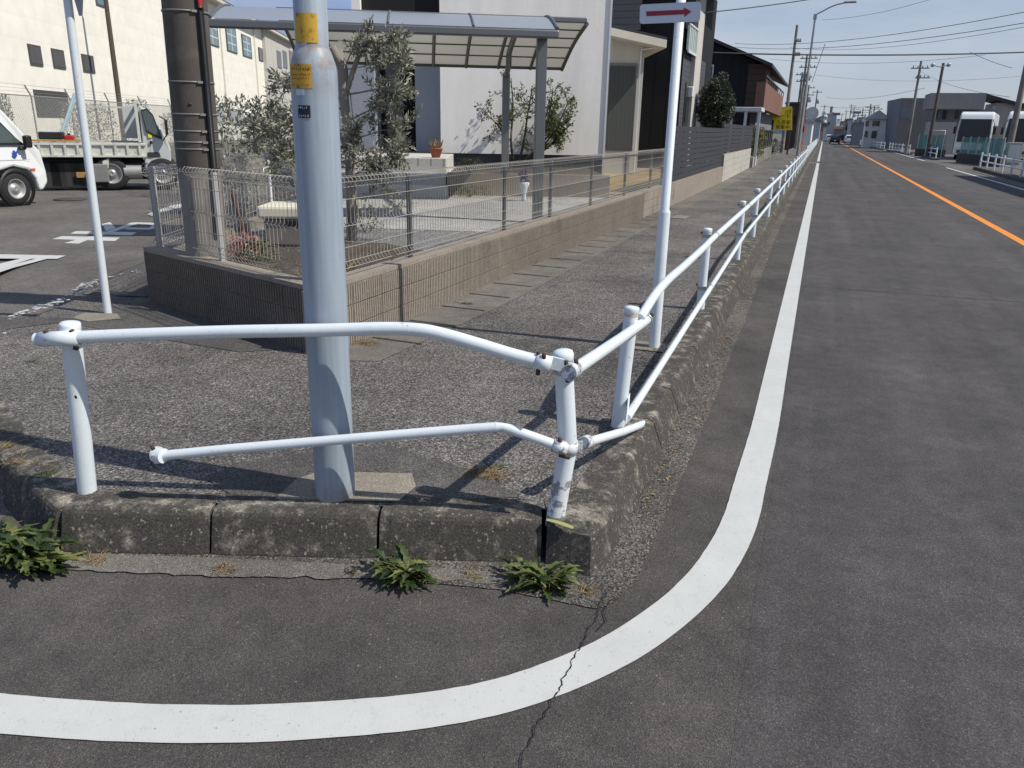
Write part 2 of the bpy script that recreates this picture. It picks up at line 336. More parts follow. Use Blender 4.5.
# ---------------------------------------------------------------- mesh helper
class MB:
    def __init__(s): s.v = []; s.f = []; s.m = []; s.s = []
    def face(s, pts, mi=0, smooth=False):
        b = len(s.v); s.v += [tuple(p) for p in pts]; s.f.append(tuple(range(b, b+len(pts)))); s.m.append(mi); s.s.append(smooth)
    def idx(s, pts, faces, mi=0, smooth=False):
        b = len(s.v); s.v += [tuple(p) for p in pts]
        for f in faces: s.f.append(tuple(i+b for i in f)); s.m.append(mi); s.s.append(smooth)
    def box(s, c, size, ax=None, mi=0):
        c = V(c); X, Y, Z = ax if ax else (V((1, 0, 0)), V((0, 1, 0)), V((0, 0, 1)))
        x, y, z = X*size[0]/2, Y*size[1]/2, Z*size[2]/2
        p = [c+x*i+y*j+z*k for k in (-1, 1) for j in (-1, 1) for i in (-1, 1)]
        s.idx(p, [(0, 2, 3, 1), (4, 5, 7, 6), (0, 1, 5, 4), (2, 6, 7, 3), (0, 4, 6, 2), (1, 3, 7, 5)], mi)
        return s
    def prism(s, poly, z0, z1, mi=0):
        """poly: list of (x,y) counter-clockwise; z0/z1 numbers or lists"""
        n = len(poly)
        a = z0 if isinstance(z0, (list, tuple)) else [z0]*n; b = z1 if isinstance(z1, (list, tuple)) else [z1]*n
        p = [(poly[i][0], poly[i][1], a[i]) for i in range(n)]+[(poly[i][0], poly[i][1], b[i]) for i in range(n)]
        s.idx(p, [tuple(range(n-1, -1, -1)), tuple(range(n, 2*n))]+[(i, (i+1) % n, n+(i+1) % n, n+i) for i in range(n)], mi)
        return s
    def extrude(s, poly, vec, mi=0):
        vec = V(vec); n = len(poly); p = [V(q) for q in poly]+[V(q)+vec for q in poly]
        s.idx(p, [tuple(range(n-1, -1, -1)), tuple(range(n, 2*n))]+[(i, (i+1) % n, n+(i+1) % n, n+i) for i in range(n)], mi)
        return s
    def tube(s, path, r, seg=12, mi=0, cap=True, smooth=True):
        path = [V(p) for p in path]; n = len(path)
        rs = r if isinstance(r, (list, tuple)) else [r]*n
        d0 = (path[1]-path[0]).normalized()
        ref = V((0, 0, 1)) if abs(d0.z) < .9 else V((1, 0, 0))
        u = d0.cross(ref).normalized(); pts = []
        for i, p in enumerate(path):
            if i == 0: d = path[1]-path[0]
            elif i == n-1: d = path[-1]-path[-2]
            else: d = (path[i+1]-p).normalized()+(p-path[i-1]).normalized()
            if d.length < 1e-9: d = d0
            d = d.normalized(); u = (u-d*u.dot(d))
            u = u.normalized() if u.length > 1e-6 else d.orthogonal().normalized()
            w = d.cross(u)
            for k in range(seg):
                a = 2*math.pi*k/seg; pts.append(p+(u*math.cos(a)+w*math.sin(a))*rs[i])
        b = len(s.v); s.v += [tuple(p) for p in pts]
        for i in range(n-1):
            for k in range(seg):
                k2 = (k+1) % seg
                s.f.append((b+i*seg+k, b+i*seg+k2, b+(i+1)*seg+k2, b+(i+1)*seg+k)); s.m.append(mi); s.s.append(smooth)
        if cap:
            s.face(pts[:seg][::-1], mi); s.face(pts[-seg:], mi)
        return s
    def lathe(s, prof, o=(0, 0, 0), seg=24, mi=0, axis=None):
        o = V(o); Z = V(axis).normalized() if axis else V((0, 0, 1)); X = Z.orthogonal().normalized(); Y = Z.cross(X)
        b = len(s.v)
        for (r, z) in prof:
            for k in range(seg):
                a = 2*math.pi*k/seg; s.v.append(tuple(o+Z*z+(X*math.cos(a)+Y*math.sin(a))*r))
        for i in range(len(prof)-1):
            sm = True
            for k in range(seg):
                k2 = (k+1) % seg
                s.f.append((b+i*seg+k, b+i*seg+k2, b+(i+1)*seg+k2, b+(i+1)*seg+k)); s.m.append(mi); s.s.append(sm)
        return s
    def build(s, name, mats, parent=None, bevel=0, loc=None, label=None):
        me = bpy.data.meshes.new(name)
        vs = s.v
        if loc is not None: vs = [tuple(V(p)-V(loc)) for p in vs]
        me.from_pydata(vs, [], s.f)
        if not isinstance(mats, (list, tuple)): mats = [mats]
        for m in mats: me.materials.append(M[m] if isinstance(m, str) else m)
        me.polygons.foreach_set('material_index', s.m); me.polygons.foreach_set('use_smooth', s.s); me.update()
        o = bpy.data.objects.new(name, me); C.objects.link(o)
        if loc is not None: o.location = V(loc)
        if parent is not None:
            o.parent = parent
            if loc is None: o.matrix_parent_inverse = Matrix.Translation(world_loc(parent)).inverted()
            else: o.location = V(loc)-world_loc(parent)
        if bevel:
            bm = o.modifiers.new('edge', 'BEVEL'); bm.width = bevel; bm.segments = 2; bm.limit_method = 'ANGLE'
        if label: o['label'] = label
        return o
def world_loc(o):
    p = V(o.location)
    while o.parent is not None:
        # parts built at world coordinates sit at their parent's origin
        if o.matrix_parent_inverse != Matrix.Identity(4): return V((0, 0, 0))+V(o.location)
        o = o.parent; p += V(o.location)
    return p
def tag(o, label, cat, group=None):
    o['label'] = label; o['category'] = cat
    if group: o['group'] = group
    return o
def struct(o): o['kind'] = 'structure'; return o
def thing(name, label, cat, loc, group=None):
    o = bpy.data.objects.new(name, None); C.objects.link(o); o.location = V(loc); o.empty_display_size = .2
    return tag(o, label, cat, group)
def dup(root, loc, label=None, group=None, rz=None):
    r = root.copy(); C.objects.link(r); r.location = V(loc)
    if rz is not None: r.rotation_euler.z = rz
    if label: r['label'] = label
    if group: r['group'] = group
    for ch in list(root.children):
        c = ch.copy(); C.objects.link(c); c.parent = r
        for g in list(ch.children):
            d = g.copy(); C.objects.link(d); d.parent = c
    return r
def catmull(pts, n=6):
    out = []; P = [V(p) for p in pts]
    for i in range(len(P)-1):
        p0 = P[max(i-1, 0)]; p1 = P[i]; p2 = P[i+1]; p3 = P[min(i+2, len(P)-1)]
        for k in range(n):
            t = k/n
            out.append(.5*((2*p1)+(-p0+p2)*t+(2*p0-5*p1+4*p2-p3)*t*t+(-p0+3*p1-3*p2+p3)*t**3))
    out.append(P[-1]); return out
def resample_(P, n):
    ds = [0]
    for a, b in zip(P, P[1:]): ds.append(ds[-1]+(b-a).length)
    o = []
    for k in range(n+1):
        t = ds[-1]*k/n; i = 0
        while i < len(ds)-2 and ds[i+1] < t: i += 1
        o.append(P[i].lerp(P[i+1], (t-ds[i])/max(1e-9, ds[i+1]-ds[i])))
    return o
def sheet(name, poly, z, mat):
    m = MB(); m.face([(p[0], p[1], z) for p in poly]); return struct(m.build(name, mat))
def gg(l, z=K): return [G(x, y, z) for x, y in l]
# frames: U/W follow the side street and the houses along it
TH = math.radians(22)
U = V((math.cos(TH), math.sin(TH), 0)); W = V((-math.sin(TH), math.cos(TH), 0)); ZZ = V((0, 0, 1))
# ================================================================ GROUND
sheet('ground', [(-900, -300), (900, -300), (900, 1500), (-900, 1500)], -.06, 'land')
# main road (smooth asphalt)
sheet('road', [(-.02, -25), (6.95, -25), (6.95, 420), (-.02, 420)], 0.0, 'road')
sheet('road_shoulder', [(-3.22, -25), (-.02, -25), (-.02, 420), (-.66, 420), (-.66, 2.75), (-3.22, 2.3)], -.001, 'road_near')
sheet('forecourt', [(6.95, -25), (60, -25), (60, 420), (6.95, 420)], -.004, 'street')
# smooth strip beside the gutter grit
ed = [(-2.9, 1.88), (-2.12, 2.10), (-1.45, 2.29), (-.95, 2.42), (-.56, 2.44), (-.47, 2.62), (-.46, 3.2), (-.455, 4.5), (-.47, 7.1), (-.50, 10), (-.54, 14), (-.56, 30), (-.56, 400)]
m = MB(); inner = [(-2.9, 2.2), (-2.1, 2.4), (-1.45, 2.6), (-.95, 2.8), (-.72, 2.8), (-.72, 2.9), (-.72, 3.4), (-.72, 4.6), (-.72, 7.2), (-.72, 10), (-.74, 14), (-.75, 30), (-.75, 400)]
ed2 = []
for i in range(len(ed)-1):
    n = 14 if i < 9 else 40
    for k in range(n):
        t = k/n; a = V(ed[i]).lerp(V(ed[i+1]), t); b = V(inner[i]).lerp(V(inner[i+1]), t)
        j = noise.noise(V((a.x*9, a.y*9, 0)))*.018+noise.noise(V((a.x*30, a.y*30, 3)))*.008
        dirn = (a-b).normalized(); a = a+dirn*j
        ed2.append((a, b))
for (a, b), (c_, d) in zip(ed2, ed2[1:]): m.face([(a.x, a.y, .004), (c_.x, c_.y, .004), (d.x, d.y, .004), (b.x, b.y, .004)])
struct(m.build('road_edge_grit', 'verge'))
# ---- side street, gently ramped down to the main road at its mouth
m = MB(); nx, ny = 60, 60
def hs(x, y):
    # distance in from the main road's edge line
    t = (y-2.3+(x+3.0)*.42)/2.0
    t = max(0, min(1, t)); return -.004+(K-.012)*t*t*(3-2*t)
pts = []
for j in range(ny+1):
    for i in range(nx+1):
        x = -3.2-55*(i/nx)**1.6; y = -14+75*(j/ny)
        pts.append((x, y, hs(x, y)))
m.idx(pts, [(j*(nx+1)+i, (j+1)*(nx+1)+i, (j+1)*(nx+1)+i+1, j*(nx+1)+i+1) for j in range(ny) for i in range(nx)], 0, True)
struct(m.build('side_street', 'street'))
# ---- footway
fw = [(-.74, 2.86), (-.80, 420), (-2.95, 420), (-2.95, 4.3), (-5.43, 5.21), (-6.9, 8.2), (-6.95, 6.9), (-6.4, 5.8), (-5.75, 4.3), (-5.4, 3.35), (-3.35, 2.32), (-2.76, 2.1), (-.95, 2.78)]
mm_ = MB(); mm_.face([(p[0], p[1], K-.004) for p in fw]); struct(mm_.build('footway', 'foot'))
# darker newer asphalt patch, slabs and the concrete gutter by the wall
sheet('footway_patch', gg([(240, 462), (330, 448), (390, 445), (470, 470), (520, 497), (360, 503), (235, 497), (205, 478)]), K, 'foot_patch')
sheet('pole_base_slab', gg([(296, 480), (318, 472), (412, 474), (416, 487), (398, 502), (275, 500)]), K+.004, 'slab')
sheet('gutter_strip', [(-3.1, 4.2), (-2.62, 4.4), (-2.50, 6.5), (-2.46, 16), (-2.4, 40), (-2.85, 40), (-2.9, 16)], K, 'gutter')
sheet('sign_base_slab', gg([(72, 318), (86, 313), (117, 314), (121, 319), (88, 322)]), K+.004, 'slab')
sheet('drain_cover', gg([(117, 296), (136, 278), (150, 272), (160, 290), (146, 297)]), K+.004, 'foot_patch')
sheet('signpost_base_slab', [(-1.12, 5.42), (-.88, 5.42), (-.88, 5.66), (-1.12, 5.66)], K+.004, 'slab')
sheet('survey_mark', gg([(668, 218), (676, 215.5), (690, 216), (686, 219)]), K+.004, 'concrete')
sheet('corner_dark_patch', gg([(0, 330), (60, 322), (240, 352), (300, 348), (306, 330), (150, 300), (100, 318), (0, 317)]), K, 'foot_patch')
# transverse joints in the gutter
m = MB()
for k in range(22):
    y = 4.9+.6*k; m.face([(-2.98, y, K+.004), (-2.56, y-.01, K+.004), (-2.56, y+.012, K+.004), (-2.98, y+.025, K+.004)])
struct(m.build('gutter_joints', 'dark_patch'))
# ---- kerb, stone by stone in one sheet of work
def kerb_run(mb, pts_out, inward, h0=0, h1=K, w=.17, ch=.035, lean=.05, gap=.006):
    for i in range(len(pts_out)-1):
        a = V((*pts_out[i], 0)); b = V((*pts_out[i+1], 0)); d = (b-a).normalized(); a2 = a+d*gap; b2 = b-d*gap
        n = V((-d.y, d.x, 0))
        if n.dot(V((*inward, 0))) < 0: n = -n
        L = (b2-a2).length; ns = max(2, int(L/.05)) if L < 3 else 8
        prof = [(-lean, h0-.05), (-lean*.9, h0+.01), (0-.002, h1-ch), (.004, h1-ch*.6), (.014, h1-ch*.25), (ch, h1), (w, h1+.002), (w, h0-.05)]
        rows = []
        for k in range(ns+1):
            p = a2.lerp(b2, k/ns)
            end = 0.006 if k in (0, ns) else 0
            rr = []
            for (q, z) in prof:
                jz = noise.noise(V((p.x*7+q*9, p.y*7, z*9)))*.0018; jq = noise.noise(V((p.x*9, p.y*9, z*11+5)))*.0018
                rr.append(p+n*(q+jq+(end if q < .05 else 0))+ZZ*(z+(jz-end if z > .05 else 0)))
            rows.append(rr)
        m_ = len(prof); pts = [q for r in rows for q in r]
        fl = d.cross(n).z > 0
        fs = []
        for k in range(ns):
            for j in range(m_-1):
                q = (k*m_+j, (k+1)*m_+j, (k+1)*m_+j+1, k*m_+j+1); fs.append(q if fl else q[::-1])
        mb.idx(pts, fs, 0, False)
        e0 = tuple(range(m_)); e1 = tuple(range((ns)*m_, (ns+1)*m_))
        mb.idx(pts, [e0 if not fl else e0[::-1], e1 if fl else e1[::-1]])
m = MB()
k0 = [(-2.74, 2.015), (-2.16, 2.235), (-1.51, 2.475), (-.87, 2.705)]
kerb_run(m, k0, (-.3, 1)); kerb_run(m, [(-5.4, 3.3), (-4.4, 2.78), (-3.45, 2.29), (-2.76, 2.01)], (.3, 1))
# corner stone
cs = [(-.855, 2.72), (-.69, 2.76), (-.665, 2.83), (-.665, 2.98), (-.84, 2.98), (-.92, 2.87)]
low = [(-.84, 2.655), (-.64, 2.62), (-.60, 2.72), (-.60, 2.98), (-.84, 2.98), (-.92, 2.87)]
cm = [(-.845, 2.69), (-.665, 2.70), (-.635, 2.80), (-.635, 2.98), (-.84, 2.98), (-.92, 2.87)]
n = 6
pts = [(x, y, -.03) for x, y in low]+[(x, y, K-.03) for x, y in cm]+[(x, y, K) for x, y in cs]
fs = [(i, (i+1) % n, n+(i+1) % n, n+i) for i in range(n)]+[(n+i, n+(i+1) % n, 2*n+(i+1) % n, 2*n+i) for i in range(n)]+[tuple(range(2*n, 3*n))]
m.idx(pts, fs)
ys = [2.985, 4.05, 4.65, 5.7, 6.9, 7.5, 8.7, 9.3, 10.5, 11.1, 12.3, 13.5, 14.7, 15.9]
ro = [(-.665-.0035*min(y-3, 14), y) for y in ys]
kerb_run(m, ro, (-1, 0), lean=.06)
kerb_run(m, [(-.715, 15.9+6*i) for i in range(60)], (-1, 0))
struct(m.build('kerb', 'kerb'))
# concrete fillet at the kerb foot (front)
fo = gg([(30, 553), (45, 553), (90, 556), (210, 560), (375, 568), (500, 575), (585, 590), (600, 594), (598, 602), (560, 592), (500, 584), (440, 580), (370, 578), (210, 576), (90, 570), (20, 572)], .006)
fin = catmull(fo[:8], 8); fout = catmull(fo[8:][::-1], 8); nn_ = 90; fin = resample_(fin, nn_); fout = resample_(fout, nn_)
m = MB()
for k in range(nn_):
    q = []
    for i_ in (k, k+1):
        o_ = fout[i_]; jj = noise.noise(V((o_.x*11, o_.y*11, 1)))*.022+noise.noise(V((o_.x*45, o_.y*45, 2)))*.010; q.append(V((o_.x, o_.y-jj, .0058)))
    m.face([V((fin[k].x, fin[k].y+.02, .0058)), q[0], q[1], V((fin[k+1].x, fin[k+1].y+.02, .0058))])
struct(m.build('kerb_foot_concrete', 'foot_concrete'))
# ---- painted lines
def ribbon(name, Lp, Rp, z, mat, holes=0):
    m = MB()
    for i in range(len(Lp)-1):
        m.face([(Lp[i][0], Lp[i][1], z), (Rp[i][0], Rp[i][1], z), (Rp[i+1][0], Rp[i+1][1], z), (Lp[i+1][0], Lp[i+1][1], z)])
    return struct(m.build(name, mat))
inn = [(-60, 688), (0, 694), (98, 701.5), (195, 704.5), (270, 704), (340, 700), (399, 696), (457, 688), (516, 673), (574, 651), (621, 627), (664, 597), (691.6, 569), (711, 539), (725, 507), (732.6, 479.5)]
out = [(-60, 727), (0, 735), (78, 741), (156, 745), (250, 745), (340, 739.5), (399, 734), (457, 725), (516, 712), (559, 697.5), (613, 674), (652.5, 651), (691.6, 620), (715, 597), (736, 571)]
Li = catmull([G(x, y, 0) for x, y in inn]+[V((-.186, 4.6, 0)), V((-.185, 5.6, 0))], 6)
Lo = catmull([G(x, y, 0) for x, y in out]+[V((-.045, 3.4, 0)), V((-.03, 4.5, 0)), V((-.03, 5.6, 0))], 6)
def resample(P, n):
    ds = [0]
    for a, b in zip(P, P[1:]): ds.append(ds[-1]+(b-a).length)
    o = []
    for k in range(n+1):
        t = ds[-1]*k/n; i = 0
        while i < len(ds)-2 and ds[i+1] < t: i += 1
        o.append(P[i].lerp(P[i+1], (t-ds[i])/max(1e-9, ds[i+1]-ds[i])))
    return o
cen = [(a+b)/2 for a, b in zip(resample(Li, 120), resample(Lo, 120))]
Li2, Lo2 = [], []
for i, p in enumerate(cen):
    d = (cen[min(i+1, 120)]-cen[max(i-1, 0)]).normalized(); n_ = V((-d.y, d.x, 0))
    j = noise.noise(V((p.x*25, p.y*25, 0)))*.002
    Li2.append(p+n_*(.0775+j)); Lo2.append(p-n_*(.0775+j*.8))
ext = (Li2[0]-Li2[8])
Li2 = [Li2[0]+ext*8]+Li2; Lo2 = [Lo2[0]+ext*8]+Lo2
Li2.append(V((-.186, 51.5, 0))); Lo2.append(V((-.03, 51.5, 0)))
ribbon('road_edge_line', Li2, Lo2, .004, 'line')
ribbon('far_edge_line', [V((-.19, 55, 0)), V((-.19, 380, 0))], [V((-.03, 55, 0)), V((-.03, 380, 0))], .004, 'line')
m = MB(); m.face([(-.7, 51.9, .004), (-.03, 51.9, .004), (-.03, 52.2, .004), (-.7, 52.2, .004)]); struct(m.build('crossing_edge_line', 'line_worn'))
ribbon('centre_line', [V((3.31, -20, 0)), V((3.31, 380, 0))], [V((3.47, -20, 0)), V((3.47, 380, 0))], .004, 'orange')
ribbon('right_edge_line', [V((6.35, -20, 0)), V((6.6, 51, 0))], [V((6.5, -20, 0)), V((6.75, 51, 0))], .004, 'line')
ribbon('right_far_edge_line', [V((6.75, 63, 0)), V((6.85, 380, 0))], [V((6.9, 63, 0)), V((7.0, 380, 0))], .004, 'line')
# faint transverse joints on the carriageway
m = MB()
for y, w_ in ((9.6, .012), (52.8, .5)): m.face([(-.02, y, .002), (6.3, y+.25, .002), (6.3, y+.25+w_, .002), (-.02, y+w_, .002)])
struct(m.build('road_joint', 'dark_patch'))
# crack across the line
m = MB()
cp = [(607, 594), (600, 606), (598, 616), (590, 628), (585, 640), (580, 650), (574, 656), (572, 664), (566, 674), (561, 684), (561, 692), (552, 702), (545, 716), (538, 724), (531, 740), (524, 752), (522, 770), (514, 786)]
cw = [G(x, y, 0) for x, y in cp]; cw2 = []
for a, b in zip(cw, cw[1:]):
    for k in range(4):
        p = a.lerp(b, k/4); cw2.append(p+V((random.uniform(-.006, .006), random.uniform(-.004, .004), 0)))
for a, b in zip(cw2, cw2[1:]):
    d = (b-a).normalized(); n_ = V((-d.y, d.x, 0)); wa = random.uniform(.0008, .0028); wb = random.uniform(.0008, .0028)
    m.face([a-n_*wa+ZZ*.0065, b-n_*wb+ZZ*.0065, b+n_*wb+ZZ*.0065, a+n_*wa+ZZ*.0065])
cp = [(612, 600), (603, 612), (606, 622), (597, 632)]; cw = [G(x, y, 0) for x, y in cp]
for a, b in zip(cw, cw[1:]):
    d = (b-a).normalized(); n_ = V((-d.y, d.x, 0)); m.face([a-n_*.002+ZZ*.0065, b-n_*.002+ZZ*.0065, b+n_*.002+ZZ*.0065, a+n_*.002+ZZ*.0065])
struct(m.build('road_crack', 'black'))
# ---- lettering painted on the side street
m = MB(); zz = K-.0145
def pg(l):
    global zz
    zz += .0004; m.face([(p.x, p.y, zz) for p in gg(l, zz)][::-1])
pg([(-60, 253), (66, 255.5), (57, 258.8), (-60, 258)])
pg([(-60, 278), (22, 258.2), (33, 258.2), (-20, 275)])
pg([(0, 268), (36, 258.6), (47, 258.8), (14, 267.5), (-30, 282), (-60, 284)])
pg([(52, 239), (62, 236), (95, 236.8), (120, 237.6), (115, 241)])
pg([(70, 233.6), (76, 231), (100, 231.5), (137, 232.3), (132, 235.2)])
pg([(64, 243), (88, 236.5), (97, 236), (79, 243.6)])
pg([(102, 224), (110, 222), (116, 228), (106, 231)])
pg([(84, 240), (108, 231), (132, 222.4), (142, 222.3), (116, 231), (92, 239)])
pg([(132, 222.4), (150, 222.6), (149, 224.4), (138, 223.9)])
pg([(150, 222.6), (160, 224), (158, 228), (149, 229.6), (149, 227.8), (152, 226), (149, 224.4)])
pg([(149, 229.6), (124, 229.2), (128, 227.4), (149, 227.8)])
pg([(147, 214), (172, 205), (215, 199), (217, 201), (178, 208.5), (152, 216)])
struct(m.build('street_lettering', 'line'))
m = MB(); rr = random.Random(3)
for (x0, y0, x1, y1, n_) in ((8, 318, 60, 300, 55), (50, 305, 90, 288, 40), (75, 288, 102, 280, 45), (104, 280, 140, 270, 12), (0, 330, 8, 331, 6)):
    for k in range(n_):
        t = rr.random(); p = G(x0+(x1-x0)*t+rr.uniform(-3, 3), y0+(y1-y0)*t+rr.uniform(-2.5, 2.5), K)
        q = []; r_ = rr.uniform(.006, .026)
        for a in range(6):
            q.append(p+V((math.cos(a*1.047), math.sin(a*1.047), 0))*r_*rr.uniform(.4, 1.3))
        for v_ in q: v_.z = K-.001+k*.00002
        m.face(q)
struct(m.build('worn_street_line', 'line'))
mh = MB(); p = G(70, 199, K); mh.lathe([(0, .006), (.30, .006), (.30, .0)], (p.x, p.y, K-.006), 24); struct(mh.build('manhole_cover', 'foot_patch'))
# yard surfaces
YZ = .45
def wallx(y): return -3.04+(y-4.35)*.0148
yp = [(-3.1, 4.5), (-2.98, 16.5), (-3.05, 40), (-16, 40), (-21, 36), (-5.32, 5.27)]
sheet('yard', yp, YZ, 'yard_gravel')
dr = gg([(352, 222), (420, 208), (700, 195), (640, 178), (430, 196), (345, 208)], YZ+.005)
sheet('yard_driveway', [(-5.6, 8.6), (-3.15, 9.2), (-3.1, 15.5), (-6.4, 15.5), (-9.5, 13.4)], YZ+.005, 'yard_concrete')
sheet('yard_lawn', [(-3.1, 15.6), (-3.1, 26), (-6.2, 30), (-7.2, 27), (-5.0, 19.5), (-4.3, 15.8)], YZ+.01, 'dry_lawn')
sheet('flower_bed', [(-3.15, 4.6), (-3.12, 7.0), (-4.4, 7.6), (-6.0, 7.2), (-5.3, 5.4)], YZ+.006, 'soil')
# ================================================================ BLOCK WALL + MESH FENCE
def ribbed_wall(mb, a, b, z0, z1, th, ribs=True, course=.2, inside=None):
    """block wall from a to b; the ribs stand out from the outer face (to the right of a->b)"""
    a = V((*a, 0)); b = V((*b, 0)); d = (b-a).normalized(); n_ = V((d.y, -d.x, 0)); L = (b-a).length
    mb.box((a+b)/2-n_*th/2+ZZ*(z0+z1)/2, (L, th-.012, z1-z0), (d, n_, ZZ), 1)
    nc = max(1, round((z1-z0)/course)); hc = (z1-z0)/nc; nb = max(1, round(L/.4)); lb = L/nb
    for c in range(nc):
        za, zb = z0+c*hc+.004, z0+(c+1)*hc-.004
        for i in range(nb):
            s0, s1 = i*lb+.004, (i+1)*lb-.004
            off = -.006
            mb.box(a+d*(s0+s1)/2-n_*(.01-.002)+ZZ*(za+zb)/2, (s1-s0, .02, zb-za), (d, n_, ZZ), 0)
            if ribs and a.y+d.y*s0 < 14:
                nr = 13; st = (s1-s0)/nr
                for r in range(nr):
                    mb.box(a+d*(s0+st*(r+.5))+n_*.005+ZZ*(za+zb)/2, (st*.5, .005, zb-za-.004), (d, n_, ZZ), 0)
Lw, Cw, Fw = (-5.43, 5.21), (-3.04, 4.35), (wallx(16.3), 16.3)
bw = thing('block_wall', 'low ribbed tan concrete block wall under the wire mesh fence', 'wall', (-3.04, 4.35, K))
ZW = .65
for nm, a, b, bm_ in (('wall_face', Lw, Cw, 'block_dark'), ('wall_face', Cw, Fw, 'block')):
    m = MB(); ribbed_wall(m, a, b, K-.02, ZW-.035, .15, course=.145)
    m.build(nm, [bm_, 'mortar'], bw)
m = MB()
def cap_poly(pts, th):
    o = [V((*p, 0)) for p in pts]; res = []
    for i, p in enumerate(o):
        d1 = (o[i]-o[i-1]).normalized() if i else (o[1]-o[0]).normalized(); d2 = (o[i+1]-o[i]).normalized() if i < len(o)-1 else d1
        n1 = V((-d1.y, d1.x, 0)); n2 = V((-d2.y, d2.x, 0)); nn = (n1+n2).normalized(); res.append(p+nn*th/max(.4, nn.dot(n1)))
    return [(p.x, p.y) for p in o]+[(p.x, p.y) for p in res[::-1]]
m.prism(cap_poly([Lw, Cw, Fw], .155)[:], ZW-.034, ZW); m.build('coping', 'block', bw)
m = MB(); Lb = V((*Lw, 0))+V((-.39, .92, 0))*12.5
ribbed_wall(m, (Lb.x, Lb.y), Lw, K-.1, ZW-.1, .14, ribs=False, course=.145); m.build('wall_face', ['block', 'mortar'], bw)
def mesh_fence(root, a, b, z0, h, posts, pmat='alu', wire=.0026, step=.05, mat='fence_wire', trim=True):
    a = V((*a, 0)); b = V((*b, 0)); d = (b-a).normalized(); n_ = V((d.y, -d.x, 0)); L = (b-a).length
    k = 0; s = 0
    bnds = posts
    for s0, s1 in zip(bnds, bnds[1:]):
        m = MB(); n_w = max(2, round((s1-s0-.04)/step)); 
        for i in range(n_w+1):
            p = a+d*(s0+.02+(s1-s0-.04)*i/n_w)
            seg = 5
            m.tube([p+n_*.012+ZZ*(z0+h+.004), p+n_*.04+ZZ*(z0+h+.012), p+n_*.062+ZZ*(z0+h-.015), p+n_*.05+ZZ*(z0+h-.045), p+ZZ*(z0+h-.075), p+ZZ*(z0+h*.52+.02), p+n_*.02+ZZ*(z0+h*.52), p+ZZ*(z0+h*.52-.02), p+ZZ*(z0+.11), p+n_*.03+ZZ*(z0+.07), p+n_*.0+ZZ*(z0+.03)], wire, 4, cap=False)
        for (zz_, off) in ((h-.002, .022), (h-.03, .05), (h-.07, .004), (h*.78, .004), (h*.52, .024), (h*.3, .004), (.11, .004), (.07, .034), (.03, .004)):
            m.tube([a+d*s0+n_*off+ZZ*(z0+zz_), a+d*s1+n_*off+ZZ*(z0+zz_)], wire*1.05, 5)
        m.build('mesh_panel', mat, root)
    for s in bnds:
        m = MB(); p = a+d*s-n_*.028
        m.box(p+ZZ*(z0+h/2-.02), (.04, .035, h), (d, n_, ZZ)); m.build('post', pmat, root, bevel=.004)
mf = thing('mesh_fence', 'grey welded wire mesh fence standing on the tan block wall', 'fence', (-3.12, 4.46, ZW))
LwI, CwI, FwI = (-5.42, 5.32), (-3.11, 4.47), (wallx(16.3)-.075, 16.3)
mesh_fence(mf, LwI, CwI, ZW, .70, [.08, 1.12, 2.25], 'alu_light')
L2 = (V((*FwI, 0))-V((*CwI, 0))).length
mesh_fence(mf, CwI, FwI, ZW, .70, [.15, 1.33, 3.4, 4.9, 6.7, 8.7, 10.7, L2-.03])
mesh_fence(mf, (Lb.x+.1, Lb.y), LwI, ZW-.05, .70, [0, 2.5, 4.5, 6.5, 8.5, 10.5, 12.3])
# ================================================================ GUARDRAIL
gr = thing('pipe_guardrail', 'damaged white two-rail pipe guardrail with rusty clamps along the kerb', 'guardrail', (-.84, 3.0, K))
def lp(b, py, px=None):  # point above the ground point b seen at row py
    return V((b[0], b[1], up(b, py)))
P1 = G(87.5, 491, K); P3 = G(556, 514, K); P4 = V((-.84, 3.87, K))
RP, RR, RL = .0375, .0255, .0205
def post(base, top, r=RP, mat='white_pipe', hide=.05, seg=24, det=True):
    base = V(base); top = V(top); d = (top-base).normalized()
    m = MB(); m.tube([base-d*hide, top], r, seg); o = m.build('post', mat, gr)
    m = MB(); m.lathe([(r*1.0, -.028), (r*1.045, -.026), (r*1.055, -.004), (r*1.0, .005), (r*.6, .009), (0, .010)], top, seg, axis=d); m.build('cap', 'white_pipe', o)
    if det:
        m = MB(); m.lathe([(r*1.015, -.042), (r*1.02, -.04), (r*1.02, -.029), (r*1.015, -.028)], top, seg, axis=d); m.build('cap_band', 'cap', o)
    return o
T1 = PY(70, 324, P1.y-.0); T1.x -= .0
post(P1, T1)
# bent corner post: kinked at the lower clamp
mid = PL(568, 447, P3+V((.0, .02, 0)), V((.1, -1, 0)))
top3 = PL(563, 353, mid, V((.1, -1, 0)))
m = MB(); m.tube([P3-(mid-P3).normalized()*.05, P3.lerp(mid, .5), mid-(mid-P3)*.06, mid+(top3-mid)*.06, mid.lerp(top3, .5), top3], RP, 28)
o3 = m.build('post', 'white_pipe', gr)
m = MB(); dd = (mid-P3).normalized(); m.tube([P3+dd*.0, P3.lerp(mid, .55)], [RP*1.012]*2, 28, cap=False); m.build('peeling_paint', 'chipped', o3)
m = MB(); m.lathe([(RP, -.028), (RP*1.1, -.026), (RP*1.12, -.004), (RP, .008), (RP*.6, .014), (0, .016)], top3, 24, axis=top3-mid); m.build('cap', 'white_pipe', o3)
m = MB(); m.lathe([(RP*1.015, -.046), (RP*1.02, -.044), (RP*1.02, -.029), (RP*1.015, -.028)], top3, 24, axis=top3-mid); m.build('cap_band', 'cap', o3)
T4 = PY(632, 308, P4.y+.03); post(P4, T4)
